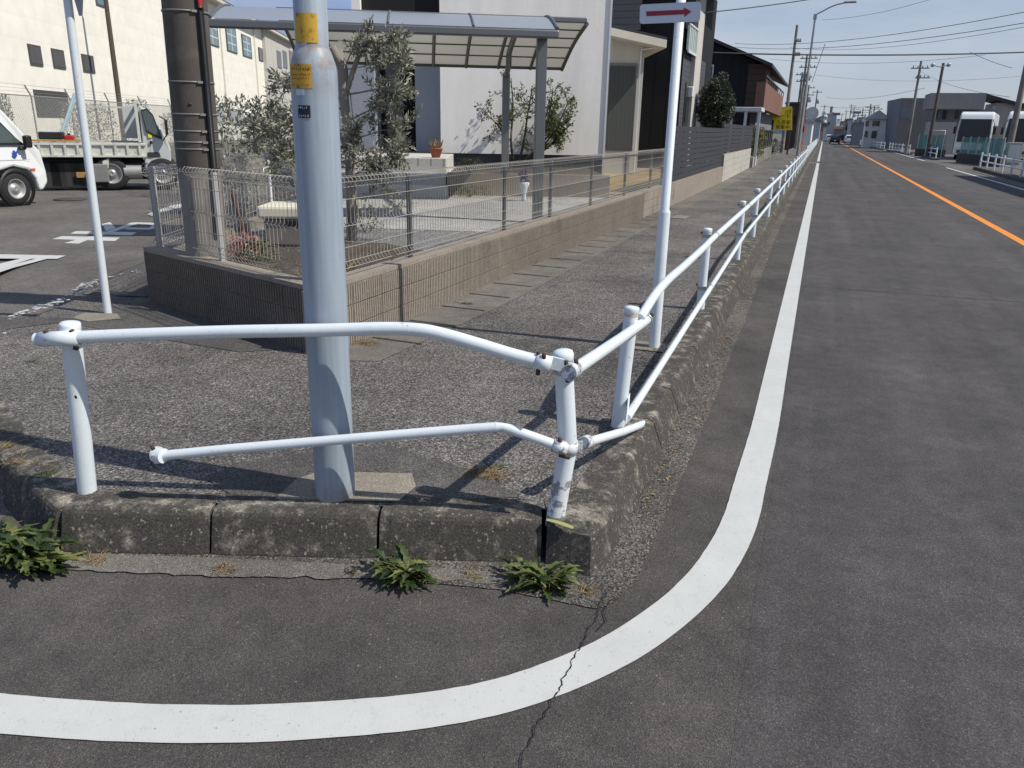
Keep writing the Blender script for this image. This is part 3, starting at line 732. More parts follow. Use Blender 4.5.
# left panel upper rail, in front of the posts
def at_pl(px, py, a, b, off=0):
    a = V(a); b = V(b); d = V((b.x-a.x, b.y-a.y, 0)).normalized(); n_ = V((d.y, -d.x, 0)); return PL(px, py, a+n_*off, n_)
fa, fb = P1, V((mid.x, mid.y, 0))
off = RP+RR+.006
def rail(name, pts, r, smooth_n=6, label=None):
    m = MB(); m.tube(catmull(pts, smooth_n), r, 20); return m.build(name, 'white_pipe', gr, label=label)
pts = [at_pl(x, y, fa, fb, off) for x, y in ((36, 339.5), (110, 336), (220, 332), (330, 330), (385, 328.5), (420, 330), (445, 335), (480, 345), (515, 355.5), (549, 364))]
rail('top_rail', pts, RR, label='upper rail of the corner panel, bowed where it was hit')
pts = [at_pl(x, y, fa, fb, off*.9) for x, y in ((158, 456), (230, 449), (330, 440.5), (420, 433), (470, 429), (496, 427.2))]
m = MB(); m.tube(pts, RL, 18); kp = at_pl(503, 427, fa, fb, off*.9); 
pts2 = [pts[-1], kp, at_pl(510, 429, fa, fb, off*.9), at_pl(530, 436, fa, fb, off*.9), at_pl(558, 446, fa, fb, off*.9)]
m.tube(pts2, [RL, RL*.82, RL, RL, RL], 18); m.build('lower_rail', 'white_pipe', gr, label='lower rail of the corner panel, torn off at its left end and kinked')
# road side rails
XR = -.84+RP+RR+.004
def rx(px, py, x=XR): return PX(px, py, x)
pr = [rx(571, 372, -.80+.02), rx(592, 358), rx(620, 339), rx(648, 319, XR)]
m = MB(); m.tube(pr, RR, 20); m.build('top_rail', 'white_pipe', gr)
# second stretch, curved up from post 4 to the straight run
posts_y = [7.01, 10.1, 12.5, 15.7, 18.9, 21.9]+[24.9+3*i for i in range(9)]
zt = .835
c2 = [V((XR-.01, 3.98, T4.z-.07)), rx(655, 295), rx(668, 280), rx(684, 266), V((XR+.0, 6.3, zt-.01)), V((XR+.005, 7.05, zt)), V((XR+.02, 10, zt))]
YE = posts_y[-1]+.3
m = MB(); m.tube(catmull(c2, 6)+[V((XR+.04, 16, zt)), V((XR+.04, YE, zt))], RR, 18); m.build('top_rail', 'white_pipe', gr)
zl = .50
# lower rail: from the clamp at post 4's elbow along the road
lowb = G(568, 445, .45)
e1 = rx(585, 443, XR+.0); e2 = rx(622, 432, XR+.03); e3 = rx(646, 423, XR+.05)
m = MB(); m.tube([e1, e1.lerp(e2, .5), e2, e3], RL, 18); m.build('lower_rail', 'white_pipe', gr, label='short bent lower rail between the corner post and the next post')
l0 = rx(627, 418, XR+.03)
l5 = V((XR+.005, 7.05, up((XR, 7.05, 0), 287)))
m = MB(); m.tube([l0, l0.lerp(l5, .5)+V((0, 0, .0)), l5, V((XR+.02, 10.1, zl)), V((XR+.04, 16, zl)), V((XR+.04, YE, zl))], RL, 18); m.build('lower_rail', 'white_pipe', gr)
for i, y in enumerate(posts_y):
    xo = 0 if y < 8 else (.02 if y < 14 else .04)
    tz = up((-.84, y, 0), 231) if i == 0 else zt+.05
    post((-.84+xo, y, K), (-.84+xo, y, zt+.055), seg=20 if y < 20 else 10, det=y < 14)
# clamps
def clamp(c, axis, r, w=.05, mat='galv', bolts=True, tow=None):
    c = V(c); axis = V(axis).normalized(); m = MB()
    m.lathe([(r*1.02, -w/2), (r*1.22, -w/2), (r*1.22, w/2), (r*1.02, w/2)], c, 20, axis=axis)
    if tow is not None:
        tw = V(tow); d = (tw-c); L = d.length; d.normalize(); s = axis.cross(d).normalized()
        m.box(c+d*(r+L*.35), (L*.8, .006, w*.8), (d, s, axis)); m.box(c+d*(r+L*.35)+s*.012, (L*.8, .006, w*.8), (d, s, axis))
    o = m.build('clamp', mat, gr)
    if bolts:
        m = MB(); s = axis.orthogonal().normalized()
        m.lathe([(0, .0), (.011, 0), (.011, .012), (0, .013)], c+s*r*1.15+axis*w*.2, 8, axis=s); m.build('bolt', 'rust', o)
    return o
# left end sleeve (long split clamp) and its bolts
a0 = at_pl(40, 339.4, fa, fb, off); a1 = at_pl(80, 337.6, fa, fb, off); dr_ = (a1-a0).normalized()
m = MB(); m.lathe([(RR*1.03, 0), (RR*1.16, 0), (RR*1.16, (a1-a0).length), (RR*1.03, (a1-a0).length)], a0, 22, axis=dr_)
m.box((a0+a1)/2+V((0, .035, 0)), ((a1-a0).length, .05, .006), (dr_, V((-dr_.y, dr_.x, 0)), ZZ))
o = m.build('clamp', 'white_pipe', gr)
m = MB()
for px, py in ((47, 333), (73, 332.3), (76, 345.5)):
    q = at_pl(px, py, fa, fb, off+.0); m.lathe([(0, 0), (.010, 0), (.010, .014), (0, .016)], q-V((0, 0, .004)), 8, axis=(0.1, -.5, 1 if py < 340 else -1))
m.build('bolt', 'rust', o)
m = MB(); q = PL(76, 397, P1+V((0, -RP, 0)), V((0, -1, 0))); m.lathe([(0, .0008), (.0075, .0008), (.0075, 0)], q+V((0, -.001, 0)), 10, axis=(0, -1, 0)); m.build('bolt_hole', 'black', gr)
# loose clamp dangling on the torn end of the lower rail
q = at_pl(157, 455, fa, fb, off*.9)
m = MB(); ax = V((.1, -.25, 1)).normalized()
for k in range(9):
    a_ = -2.2+k*.5; b_ = a_+.5
    X_ = ax.orthogonal().normalized(); Y_ = ax.cross(X_)
    f = lambda t, rr_: q+(X_*math.cos(t)+Y_*math.sin(t))*rr_
    m.extrude([f(a_, .026)-ax*.022, f(b_, .026)-ax*.022, f(b_, .026)+ax*.022, f(a_, .026)+ax*.022], (f((a_+b_)/2, .030)-f((a_+b_)/2, .026)))
m.tube([q+V((-.01, 0, 0)), q+V((.035, 0, .002))], .031, 16)
o = m.build('clamp', 'white_pipe', gr)
m = MB(); m.lathe([(0, 0), (.0085, 0), (.0085, .014), (0, .016)], q+V((-.005, -.01, .030)), 8, axis=(0, -.3, 1)); m.tube([q+V((-.03, -.01, 0)), q+V((-.02, -.015, -.045)), q+V((.01, -.02, -.05))], .004, 6); m.build('bolt', 'rust', o)
# corner clamps, crushed and rusty
cu = V((mid.x, mid.y, 0)); ctop = at_pl(560, 369, fa, fb, 0)
ctop = mid.lerp(top3, .86)
dl = (at_pl(549, 364, fa, fb, off)-at_pl(515, 355.5, fa, fb, off)).normalized()
cl_ = at_pl(548, 363.8, fa, fb, off)
m = MB(); m.lathe([(RR*1.02, -.05), (RR*1.22, -.05), (RR*1.24, .012), (RR*1.02, .012)], cl_, 20, axis=dl); m.box(cl_+dl*.02+V((.012, .02, 0)), (.05, .012, .05), (dl, V((-dl.y, dl.x, 0)), ZZ)); o = m.build('clamp', 'white_pipe', gr)
m = MB(); 
for dx, dy, dz in ((-.035, -.01, .03), (-.035, -.01, -.036), (-.01, -.02, .034)): m.lathe([(0, 0), (.0085, 0), (.0085, .02), (0, .022)], cl_+V((dx, dy, dz-.008)), 8, axis=(0, -.2, 1))
m.tube([cl_+V((-.035, -.025, -.04)), cl_+V((-.035, -.022, .05))], .005, 6)
m.build('bolt', 'rust', o)
cr_ = pr[0]+V((0, .02, 0)); dr2 = (pr[2]-pr[0]).normalized()
m = MB(); m.lathe([(RR*1.0, -.045), (RR*1.2, -.05), (RR*1.26, .03), (RR*1.02, .035)], cr_, 20, axis=dr2)
m.lathe([(0, -.047), (RR*1.0, -.046)], cr_, 20, axis=dr2)
m.lathe([(RP*1.02, -.025), (RP*1.14, -.025), (RP*1.14, .025), (RP*1.02, .025)], ctop, 20, axis=top3-mid)
o = m.build('clamp', 'chipped', gr)
m = MB()
for dx, dy, dz in ((-.02, -.02, .03), (.01, .01, .032), (-.012, -.02, -.035)): m.lathe([(0, 0), (.0085, 0), (.0085, .018), (0, .02)], cr_+V((dx, dy, dz-.006)), 8, axis=(0, -.1, 1))
m.build('bolt', 'rust', o)
# lower clamps
c_ = at_pl(560, 447, fa, fb, off*.9)
m = MB(); m.lathe([(RL*1.0, -.03), (RL*1.3, -.03), (RL*1.5, .03), (RL*1.2, .03)], c_, 14, axis=dl)
m.build('clamp', 'chipped', gr); m = MB(); m.lathe([(RP*1.02, -.024), (RP*1.13, -.024), (RP*1.13, .024), (RP*1.02, .024)], mid, 20, axis=top3-mid); m.build('clamp', 'chipped', gr); m = MB()
m.lathe([(RL*1.0, -.03), (RL*1.35, -.035), (RL*1.45, .03), (RL*1.05, .03)], e1+V((0, .01, 0)), 14, axis=e2-e1)
m.lathe([(0, -.03), (RL*1.1, -.03)], e1+V((0, .01, 0)), 14, axis=e2-e1)
m.build('clamp', 'chipped', gr); m = MB(); m.box(mid.lerp(e1, .5)+V((0, -.02, 0)), (.06, .008, .05), (U, W, ZZ)); m.box(mid.lerp(e1, .3)+V((0, -.03, -.045)), (.03, .01, .03), (U, W, ZZ))
o = m.build('clamp', 'chipped', gr)
m = MB(); m.lathe([(0, 0), (.009, 0), (.009, .02), (0, .022)], c_+V((.0, -.005, .02)), 8); m.build('bolt', 'rust', o); m = MB(); m.tube([c_+V((.0, -.01, -.032)), c_+V((.045, -.01, -.036))], .007, 8); m.build('bolt', 'rust', o)
# clamps at post 4 and along the run
clamp(rx(647, 319)+V((0, 0, 0)), (0, 1, .1), RR, .03, 'galv', True, T4-V((0, 0, .06)))
m = MB(); q4 = V((-.80, 3.92, l0.z+.0)); m.box(l0.lerp(q4, .5), ((l0-q4).length+.04, .05, .05), ((l0-q4).normalized(), V((0, 1, 0)), ZZ)); m.build('bracket', 'white_pipe', gr, bevel=.004)
for i, y in enumerate(posts_y[:7]):
    xo = 0 if y < 8 else (.02 if y < 14 else .04)
    for z_, r_ in ((zt, RR), (l5.z if i == 0 else zl, RL)):
        m = MB(); c0 = V((XR+xo, y+.03, z_))
        m.lathe([(r_*1.02, -.03), (r_*1.22, -.03), (r_*1.22, .03), (r_*1.02, .03)], c0, 14, axis=(0, 1, 0))
        m.box(c0+V((-.03, 0, .0)), (.05, .05, .008)); m.box(V((-.84+xo, y, z_)), (RP*2.2, RP*2.2, .03)); o = m.build('clamp', 'galv', gr, bevel=.003)
        if i < 4:
            m = MB(); m.lathe([(0, 0), (.010, 0), (.010, .012), (0, .013)], c0+V((-.03, .0, .006)), 8); m.lathe([(0, 0), (.010, 0), (.010, .012), (0, .013)], V((-.84+xo-RP-.006, y, z_+.02)), 8, axis=(-1, 0, 0)); m.build('bolt', 'rust', o)
# farther run of the same rail
def far_rail(x, y0, y1, n, label, group=None, xz=K, curve=0):
    r = thing('pipe_guardrail', label, 'guardrail', (x, y0, xz), group)
    for i in range(n):
        y = y0+(y1-y0)*i/(n-1); m = MB(); m.tube([(x, y, xz-.05), (x, y, xz+.78)], .045, 8); m.build('post', 'white_pipe', r)
    for z_ in (.66, .33):
        m = MB(); m.tube([(x, y0-.1, xz+z_), (x, y1+.1, xz+z_)], .032, 8); m.build('rail', 'white_pipe', r)
    return r
far_rail(-.86, YE+3.5, 135, 28, 'long white pipe guardrail receding along the left footway beyond the lamp post')
# ================================================================ POLES NEAR
def lumps(mb, c, n_axis): pass
bp = G(335.5, 494, K)
pole = thing('painted_steel_pole', 'thick pale blue-grey painted steel pole with yellow stickers at the kerb corner', 'pole', bp)
R0 = .084
m = MB(); vd = (V((0, 0, 0))-V((bp.x, bp.y, 0))).normalized()
za_ = up(bp+vd*R0, 72)-K; zb_ = up(bp+vd*R0*.7, 47)-K; dz_ = zb_-za_
prof = [(R0, -.1), (R0, za_-.02), (R0*.985, za_+dz_*.18), (R0*.94, za_+dz_*.42), (R0*.86, za_+dz_*.66), (R0*.79, za_+dz_*.86), (R0*.73, za_+dz_*.96), (R0*.705, za_+dz_*1.03), (R0*.70, 6.2), (0, 6.22)]
m.lathe(prof, bp, 48)
# lean slightly as the photograph shows
m.build('shaft', 'pole', pole, loc=bp)
vd = (V((0, 0, 0))-V((bp.x, bp.y, 0))).normalized(); va = math.atan2(vd.y, vd.x)
def sticker(name, mats, r, z0, z1, a0, a1, rows=None, edge=None, parent=pole, wob=0):
    m = MB(); n_ = 10
    for i in range(n_):
        t0 = a0+(a1-a0)*i/n_; t1 = a0+(a1-a0)*(i+1)/n_
        q = lambda t, z, e=0: (bp.x+math.cos(t)*(r+.0018+e), bp.y+math.sin(t)*(r+.0018+e), z)
        m.face([q(t0, z0), q(t1, z0), q(t1, z1), q(t0, z1)], 0, True)
    o = m.build(name, mats[0], parent)
    if rows:
        m = MB(); rg = random.Random(int(z0*1000))
        for (za, zb, x0, x1, nch) in rows:
            for c in range(nch):
                if rg.random() < .12: continue
                s0 = x0+(x1-x0)*(c+.1)/nch; s1 = x0+(x1-x0)*(c+.85)/nch
                hgt = (zb-za)
                for k in range(3):
                    u0 = s0+(s1-s0)*rg.uniform(0, .5); u1 = u0+(s1-s0)*rg.uniform(.25, .5); w0 = za+hgt*rg.uniform(0, .5); w1 = w0+hgt*rg.uniform(.2, .5)
                    q = lambda s, w: (bp.x+math.cos(a0+(a1-a0)*s)*(r+.0028+.0001*k), bp.y+math.sin(a0+(a1-a0)*s)*(r+.0028+.0001*k), z0+(z1-z0)*w)
                    m.face([q(u0, w0), q(u1, w0), q(u1, w1), q(u0, w1)])
        m.build('lettering', mats[1], o)
    return o
def zrow(py): return up(bp+vd*R0, py)
sticker('yellow_notice', ['yellow_film', 'ink'], R0*.705, zrow(42), zrow(12), va-1.1, va+.35)
sticker('yellow_notice', ['yellow_film', 'dark_red'], R0*.99, zrow(88.5), zrow(64), va-1.25, va-.08, [(.72, .9, .1, .95, 9), (.5, .64, .08, .95, 12), (.36, .46, .1, .9, 14), (.08, .2, .12, .9, 12)])
sticker('pale_notice', ['pale_film'], R0, zrow(95.5), zrow(89.5), va-.85, va-.42)
sticker('number_plate', ['blue_ink', 'sign_white'], R0, zrow(118), zrow(105.5), va-.80, va-.22, [(.72, .95, .02, .98, 6), (.08, .3, .1, .9, 5)])
pole.rotation_euler.y = math.radians(.45)
# left sign post with the back of a triangular stop sign
lpz = G(108, 313, K)
sp = thing('stop_sign_post', 'slim white sign post with the grey back of a triangular sign at its top', 'sign post', lpz)
lt = PY(66, -12, lpz.y); lt = V((lpz.x, lpz.y, 3.4))
m = MB(); m.tube([lpz-ZZ*.1, lt], .030, 20); m.build('post', 'white_pipe', sp)
sx = PY(78, 15, lpz.y+.03)
m = MB(); tri = [(sx.x, sx.z), (sx.x+.40, sx.z+.7), (sx.x-.40, sx.z+.7)]
fr = V((-.1, 1, 0)).normalized()
cx_ = lpz.x+.02
pt = [V((cx_+.03+a, lpz.y+.05-a*.5, z)) for a, z in ((-.03, sx.z), (.03, sx.z), (.40, sx.z+.66), (.38, sx.z+.70), (-.38, sx.z+.70), (-.40, sx.z+.66))]
m.extrude(pt, V((.45, .9, 0)).normalized()*.006); m.build('sign_panel', 'sign_back', sp)
m = MB(); m.box(V((lpz.x, lpz.y+.035, sx.z+.45)), (.5, .012, .03), (V((.9, -.45, 0)).normalized(), V((.45, .9, 0)).normalized(), ZZ)); m.build('sign_bracket', 'galv', sp)
sp.rotation_euler.y = math.radians(1.5)
# arrow sign post
ap = G(654, 347, K)
asn = thing('arrow_sign_post', 'white sign post carrying a small white plate with a red arrow', 'sign post', ap)
zr = up(ap, 210)
m = MB(); m.lathe([(.041, -.1), (.041, zr-K-.02), (.039, zr-K-.008), (.031, zr-K+.004), (.0305, 3.0), (0, 3.01)], ap, 28); m.build('post', 'white_pipe', asn)
yp_ = ap.y-.05
c0, c1, c2_, c3 = [PY(x, y, yp_) for x, y in ((639.5, 24), (700, 21.5), (701, 1.5), (640, 4.5))]
def rrect(a, b, c, d, r, n=5):
    P = [V(a), V(b), V(c), V(d)]; o = []
    for i in range(4):
        p = P[i]; pr_ = (P[i-1]-p).normalized(); nx_ = (P[(i+1) % 4]-p).normalized()
        for k in range(n+1):
            t = k/n; o.append((p+pr_*r)*(1-t)**2+p*2*t*(1-t)+(p+nx_*r)*t*t)
    return o
m = MB(); m.extrude(rrect(c0, c1, c2_, c3, .022), (0, .003, 0)); o = m.build('sign_plate', 'sign_white', asn)
m = MB()
ar = [(646, 11.4), (684, 9.6), (683.5, 7.2), (691.5, 11.3), (684.5, 17), (684.2, 14.2), (646.5, 16.2)]
q = [PY(x, y, yp_-.002) for x, y in ar]; m.face(q[::-1]); m.build('arrow', 'arrow_red', o)
m = MB(); m.lathe([(.032, 0), (.036, 0), (.036, .03), (.032, .03)], V((ap.x, ap.y, (c0.z+c3.z)/2-.03)), 20); m.build('sign_bracket', 'galv', asn)
# concrete utility pole in the garden corner
cpz = G(208, 269, .52); cpz = V((cpz.x, cpz.y, YZ))
up_ = thing('utility_pole', 'thick brown-grey utility pole with steel bands inside the mesh fence corner', 'utility pole', cpz)
rb = .162
m = MB(); m.lathe([(rb, -.1), (rb*.995, .35), (rb*.99, .9)], cpz, 40); m.build('base_section', 'conc_pole_light', up_)
m = MB(); m.lathe([(rb*1.03, .9), (rb*1.04, .91), (rb*1.0, 2.6), (rb*.70, 11), (0, 11.01)], cpz, 40); m.build('shaft', 'conc_pole', up_)
vd2 = (CAM-cpz); vd2.z = 0; vd2.normalize()
for i, py in enumerate((10, 81.5, 114, 131, 142, 149)):
    z = up(cpz+vd2*rb, py); m = MB(); r_ = rb*(1.01 if z < 2.6 else .98)*1.03
    m.lathe([(r_, -.006), (r_+.003, -.006), (r_+.003, .006), (r_, .006)], V((cpz.x, cpz.y, z)), 40)
    sd = Matrix.Rotation(.35, 3, 'Z') @ vd2
    m.box(V((cpz.x, cpz.y, z))+sd*(r_+.006), (.016, .04, .018), (sd, ZZ.cross(sd), ZZ)); m.build('steel_band', 'band', up_)
sd = Matrix.Rotation(.62, 3, 'Z') @ vd2
m = MB(); m.tube([V((cpz.x, cpz.y, .85))+sd*(rb+.03), V((cpz.x, cpz.y, 2.6))+sd*(rb+.025), V((cpz.x, cpz.y, up(cpz, 9)))+sd*(rb*.99+.02)], .026, 12); m.build('conduit', 'black', up_)
m = MB(); z9 = up(cpz, 9); m.tube([V((cpz.x, cpz.y, z9))+sd*(rb*.99+.02), V((cpz.x, cpz.y, z9+1.2))+sd*(rb*.95+.02)], .022, 12); m.build('conduit', 'red', up_, label='red upper conduit')
m = MB(); q = PL(187, 104, cpz+vd2*rb*1.02, vd2); m.lathe([(0, .004), (.012, .004), (.014, -.01)], q, 10, axis=vd2); m.build('step_bolt_hole', 'black', up_)
up_.rotation_euler.y = math.radians(1.2)
# ================================================================ PLANTS
def leafq(mb, p, d, n_, L, w, mi=0):
    d = d.normalized(); s = d.cross(n_)
    if s.length < 1e-4: s = d.orthogonal()
    s.normalize(); n2 = s.cross(d)
    mb.idx([p, p+d*L*.5+s*w/2+n2*L*.04, p+d*L, p+d*L*.5-s*w/2+n2*L*.04], [(0, 1, 2, 3)], mi)
def rvec(r): 
    while True:
        v = V((r.uniform(-1, 1), r.uniform(-1, 1), r.uniform(-1, 1)))
        if .05 < v.length < 1: return v.normalized()
def grow(r, tr, lf, p, d, L, rad, depth, spread, leafL, leafW, leafn, maxd, up_bias=.25, bend=.25):
    n = 4; path = [p]; q = p.copy(); dd = d.normalized()
    for k in range(n):
        dd = (dd+rvec(r)*bend*.5+V((0, 0, up_bias*.2))).normalized(); q = q+dd*L/n; path.append(q.copy())
    tr.tube(path, [rad*(1-.45*i/n) for i in range(n+1)], 8 if rad > .02 else 5, cap=depth == 0)
    if depth >= maxd-1:
        for pt_ in path[1:]:
            for k in range(leafn):
                v = (rvec(r)+dd*.9).normalized(); o = pt_+rvec(r)*leafL*r.uniform(0, 1.0)
                leafq(lf, o, v, rvec(r), leafL*r.uniform(.6, 1.25), leafW*r.uniform(.7, 1.2))
    if depth < maxd:
        nb = r.choice((2, 3, 3)) if depth else 4
        for b in range(nb):
            t = r.uniform(.4, 1.0); i = min(n-1, int(t*n)); o = path[i].lerp(path[i+1], t*n-i)
            nd = (dd+rvec(r)*spread+V((0, 0, up_bias))).normalized()
            grow(r, tr, lf, o, nd, L*r.uniform(.55, .85), rad*.55, depth+1, spread, leafL, leafW, leafn, maxd, up_bias, bend)
# olive tree behind the steel pole
ot = G(352, 240, YZ); r = random.Random(11)
olive = thing('olive_tree', 'grey-green olive tree with a pruned stubby trunk behind the steel pole', 'tree', ot)
tr, lf = MB(), MB()
def yat(px, py, y): return PY(px, py, y)
y0 = ot.y
trunk = [V((ot.x, y0, YZ-.05)), yat(351, 190, y0), yat(349, 140, y0), yat(344, 100, y0-.02), yat(343, 70, y0), yat(337, 50, y0)]
tr.tube(trunk, [.062, .056, .05, .052, .055, .058], 12)
tr.tube([yat(343, 66, y0), yat(336, 56, y0-.04), yat(331, 47, y0-.08)], [.05, .055, .05], 10)
tr.tube([yat(344, 100, y0), yat(352, 75, y0), yat(360, 52, y0+.05), yat(373, 38, y0)], [.035, .03, .026, .02], 9)
tr.tube([yat(348, 150, y0), yat(338, 130, y0+.1), yat(330, 100, y0+.1)], [.03, .025, .015], 8)
def limb(pts, r0, n_leafbr, L, leafn=6, ll=.075, lw=.020, seed=1, lo=.25):
    rr_ = random.Random(seed); P = catmull(pts, 4); tr.tube(P, [r0*(1-.75*i/(len(P)-1)) for i in range(len(P))], 6)
    for k in range(n_leafbr):
        t = rr_.uniform(lo, 1); i = min(len(P)-2, int(t*(len(P)-1))); p = P[i].lerp(P[i+1], t*(len(P)-1)-i)
        d = (rvec(rr_)+(P[i+1]-P[i]).normalized()*.7+V((0, 0, .15))).normalized()
        grow(rr_, tr, lf, p, d, L*rr_.uniform(.5, 1.2), .006, 2, .8, ll, lw, leafn, 3, .02, .5)
y = y0
specs = [([(345, 110), (320, 105), (290, 110), (262, 122)], .018, 12), ([(348, 130), (315, 130), (285, 125), (258, 135)], .018, 12),
         ([(345, 100), (315, 90), (292, 85), (270, 92)], .018, 10), ([(348, 160), (320, 165), (300, 155), (280, 168)], .014, 9),
         ([(345, 95), (372, 90), (390, 85), (402, 70)], .018, 10), ([(350, 120), (370, 110), (388, 102), (400, 98)], .016, 10),
         ([(350, 140), (368, 135), (385, 130), (395, 140)], .014, 9), ([(350, 165), (365, 160), (378, 158), (392, 155)], .014, 10),
         ([(351, 180), (362, 175), (375, 172), (385, 168)], .012, 8), ([(360, 55), (370, 45), (380, 40), (392, 35)], .012, 7),
         ([(342, 75), (350, 55), (356, 45), (360, 35)], .012, 7), ([(343, 70), (365, 66), (385, 60), (398, 48)], .012, 8),
         ([(352, 200), (365, 198), (380, 194), (400, 204)], .008, 3), ([(351, 150), (335, 150), (325, 170), (315, 178)], .01, 6), ([(350, 90), (352, 110), (356, 140), (360, 150)], .01, 10)]
for i, (pp, r0, nn) in enumerate(specs):
    pts = [yat(x, py, y+random.Random(i).uniform(-.35, .35)*(j/3)) for j, (x, py) in enumerate(pp)]
    limb(pts, r0*.7, int(nn*(1.15 if pp[-1][0] < 345 else .8)), .2, leafn=6, seed=40+i)
tr.build('trunk', 'bark', olive); lf.build('crown', 'olive_leaf', olive)
# small multi-stem tree against the stucco wall
HD = 19.5
wp = V((0, 0, 0))+(-W)*0
fwd = ray(512, 132); fwd.z = 0; fwd.normalize()
def DP(px, py, d):   # point on the plane that faces the street at distance d
    return PL(px, py, fwd_o(d), W)
def fwd_o(d): return W*d
tb = DP(518, 172, 18.95)
st = thing('garden_tree', 'small multi-stemmed tree with sparse green leaves before the white stucco wall', 'tree', tb)
tr, lf = MB(), MB()
for i, (stem, nb) in enumerate((([(514, 168), (511, 140), (513, 110), (511, 78)], 12), ([(518, 168), (524, 140), (528, 112), (532, 90)], 12), ([(512, 168), (505, 145), (500, 128), (484, 112)], 14),
                     ([(522, 168), (535, 150), (548, 120), (553, 88)], 14), ([(524, 168), (540, 150), (556, 128), (570, 98)], 12), ([(520, 168), (535, 158), (550, 145), (570, 125)], 10), ([(519, 168), (530, 155), (545, 140), (560, 118)], 12))):
    pts = [DP(x, y_, 18.95+random.Random(i*5+j).uniform(-.3, .3)) for j, (x, y_) in enumerate(stem)]
    P = catmull(pts, 4); tr.tube(P, [.035*(1-.75*k/(len(P)-1)) for k in range(len(P))], 6)
    rr_ = random.Random(90+i)
    dense = i >= 4
    for k in range(nb):
        t = rr_.uniform(.4 if not dense else .55, 1); j = min(len(P)-2, int(t*(len(P)-1))); p = P[j]
        grow(rr_, tr, lf, p, (rvec(rr_)+V((0, 0, .3))).normalized(), rr_.uniform(.18, .4), .008, 2, .8, .075, .04, 4 if dense else 2, 3, .1, .5)
tr.build('trunk', 'bark_dark', st); lf.build('crown', 'green_leaf', st)
# round dense evergreen before the dark house
def blob_tree(name, label, cat, base, rx_, rz_, cz, n, leaf, mat, trunkmat='bark_dark', seed=5, tr_r=.06, top_cone=0, group=None):
    r = random.Random(seed); t = thing(name, label, cat, base, group); base = V(base); tr, lf = MB(), MB()
    tr.tube([base-ZZ*.1, base+ZZ*(cz-rz_*.3), base+ZZ*(cz+rz_*.4)], [tr_r, tr_r*.8, tr_r*.3], 8)
    for k in range(7):
        d = rvec(r); d.z = abs(d.z)*.6; tr.tube([base+ZZ*(cz-rz_*.5), base+ZZ*(cz-rz_*.1)+d*rx_*.5, base+ZZ*cz+V((d.x*rx_, d.y*rx_, d.z*rz_))*.85], [tr_r*.5, tr_r*.3, .01], 5)
    cl = []
    for k in range(int(n/14)):
        d = rvec(r); q = r.uniform(.35, 1)**.5
        ns = 1+.25*noise.noise(d*2.3+V((seed, 0, 0)))
        z_ = d.z; tap = 1-(top_cone*max(0, z_))
        p = base+ZZ*cz+V((d.x*rx_*tap, d.y*rx_*tap, z_*rz_))*q*ns
        for j in range(14):
            v = (rvec(r)+d*.7).normalized(); leafq(lf, p+rvec(r)*rx_*.14, v, rvec(r), leaf*r.uniform(.6, 1.3), leaf*.4)
    tr.build('trunk', trunkmat, t); lf.build('crown', mat, t); return t
b = PX(712, 150, -3.75); b = V((-3.75, b.y, YZ))
ctr = PX(712, 102, -3.75)
blob_tree('evergreen_tree', 'dense rounded dark evergreen behind the charcoal slat fence', 'tree', b, b.y*.0195, (up(b, 74)-up(b, 138))/2*.92, (up(b, 74)+up(b, 138))/2-YZ, 15000, .10, 'dark_leaf', seed=8)
# ================================================================ GARDEN THINGS
def stepbox(px0, px1, pyt, pyb, d): pass
stp = DP(400, 190, 14.3)
steps = thing('entrance_steps', 'pale tiled entrance steps with a landing before the dark front door', 'steps', V((stp.x, stp.y, YZ)))
def ubox(mb, px0, px1, d0, d1, z0, z1, mi=0, ref=160):
    """box in the house frame spanning two picture columns at its front distance d0"""
    a = DP(px0, ref, d0); b_ = DP(px1, ref, d0); ua, ub = a.dot(U), b_.dot(U)
    c = U*((ua+ub)/2)+W*((d0+d1)/2)+ZZ*((z0+z1)/2)
    mb.box(c, (abs(ub-ua), d1-d0, z1-z0), (U, W, ZZ), mi); return c
def zat(py, d, px=450): return DP(px, py, d).z
zl_ = [zat(205, 14.3), zat(190, 14.3), zat(182, 15.2), zat(170, 15.2), zat(157, 16)]
for (d0, pt_) in ((14.6, 188), (15.3, 176), (16.2, 158.5)):
    m = MB(); ubox(m, 330, 446, d0, 19, YZ-.05, zat(pt_, d0)); m.build('step', 'porch_wall', steps, bevel=.01)
m = MB()
for k in range(9): ubox(m, 340+k*13, 340.4+k*13, 16.195, 16.2, zat(166, 16.2), zat(158.5, 16.2))
m.build('tile_joints', 'mortar', steps)
# planter wall behind the carport
pw = DP(500, 190, 15.0)
pl = thing('planter', 'long low brown block planter between the steps and the lawn', 'planter', V((pw.x, pw.y, YZ)))
m = MB(); ubox(m, 447, 611, 15.2, 15.4, YZ-.05, zat(173, 15.2)); m.build('front_wall', 'block', pl)
m = MB(); ubox(m, 447, 611, 15.4, 19.3, YZ-.05, zat(173, 15.2)-.05); m.build('soil', 'soil', pl)
# flower pot on the landing
fp = DP(436, 158, 16.5); fp.z = zat(158.5, 16.2)
pot = thing('flower_pot', 'small terracotta pot of dry flowers on the entrance landing', 'flower pot', fp)
m = MB(); m.lathe([(0, 0), (.08, 0), (.13, .16), (.14, .16), (.14, .19), (.12, .19), (.11, .15), (0, .15)], fp, 16); m.build('pot', 'terra_pot', pot)
lf = MB(); r = random.Random(4)
for k in range(40): leafq(lf, fp+V((r.uniform(-.08, .08), r.uniform(-.08, .08), .16)), V((r.uniform(-.5, .5), r.uniform(-.5, .5), 1)), rvec(r), r.uniform(.08, .28), .03)
lf.build('plant', 'dry_leaf', pot)
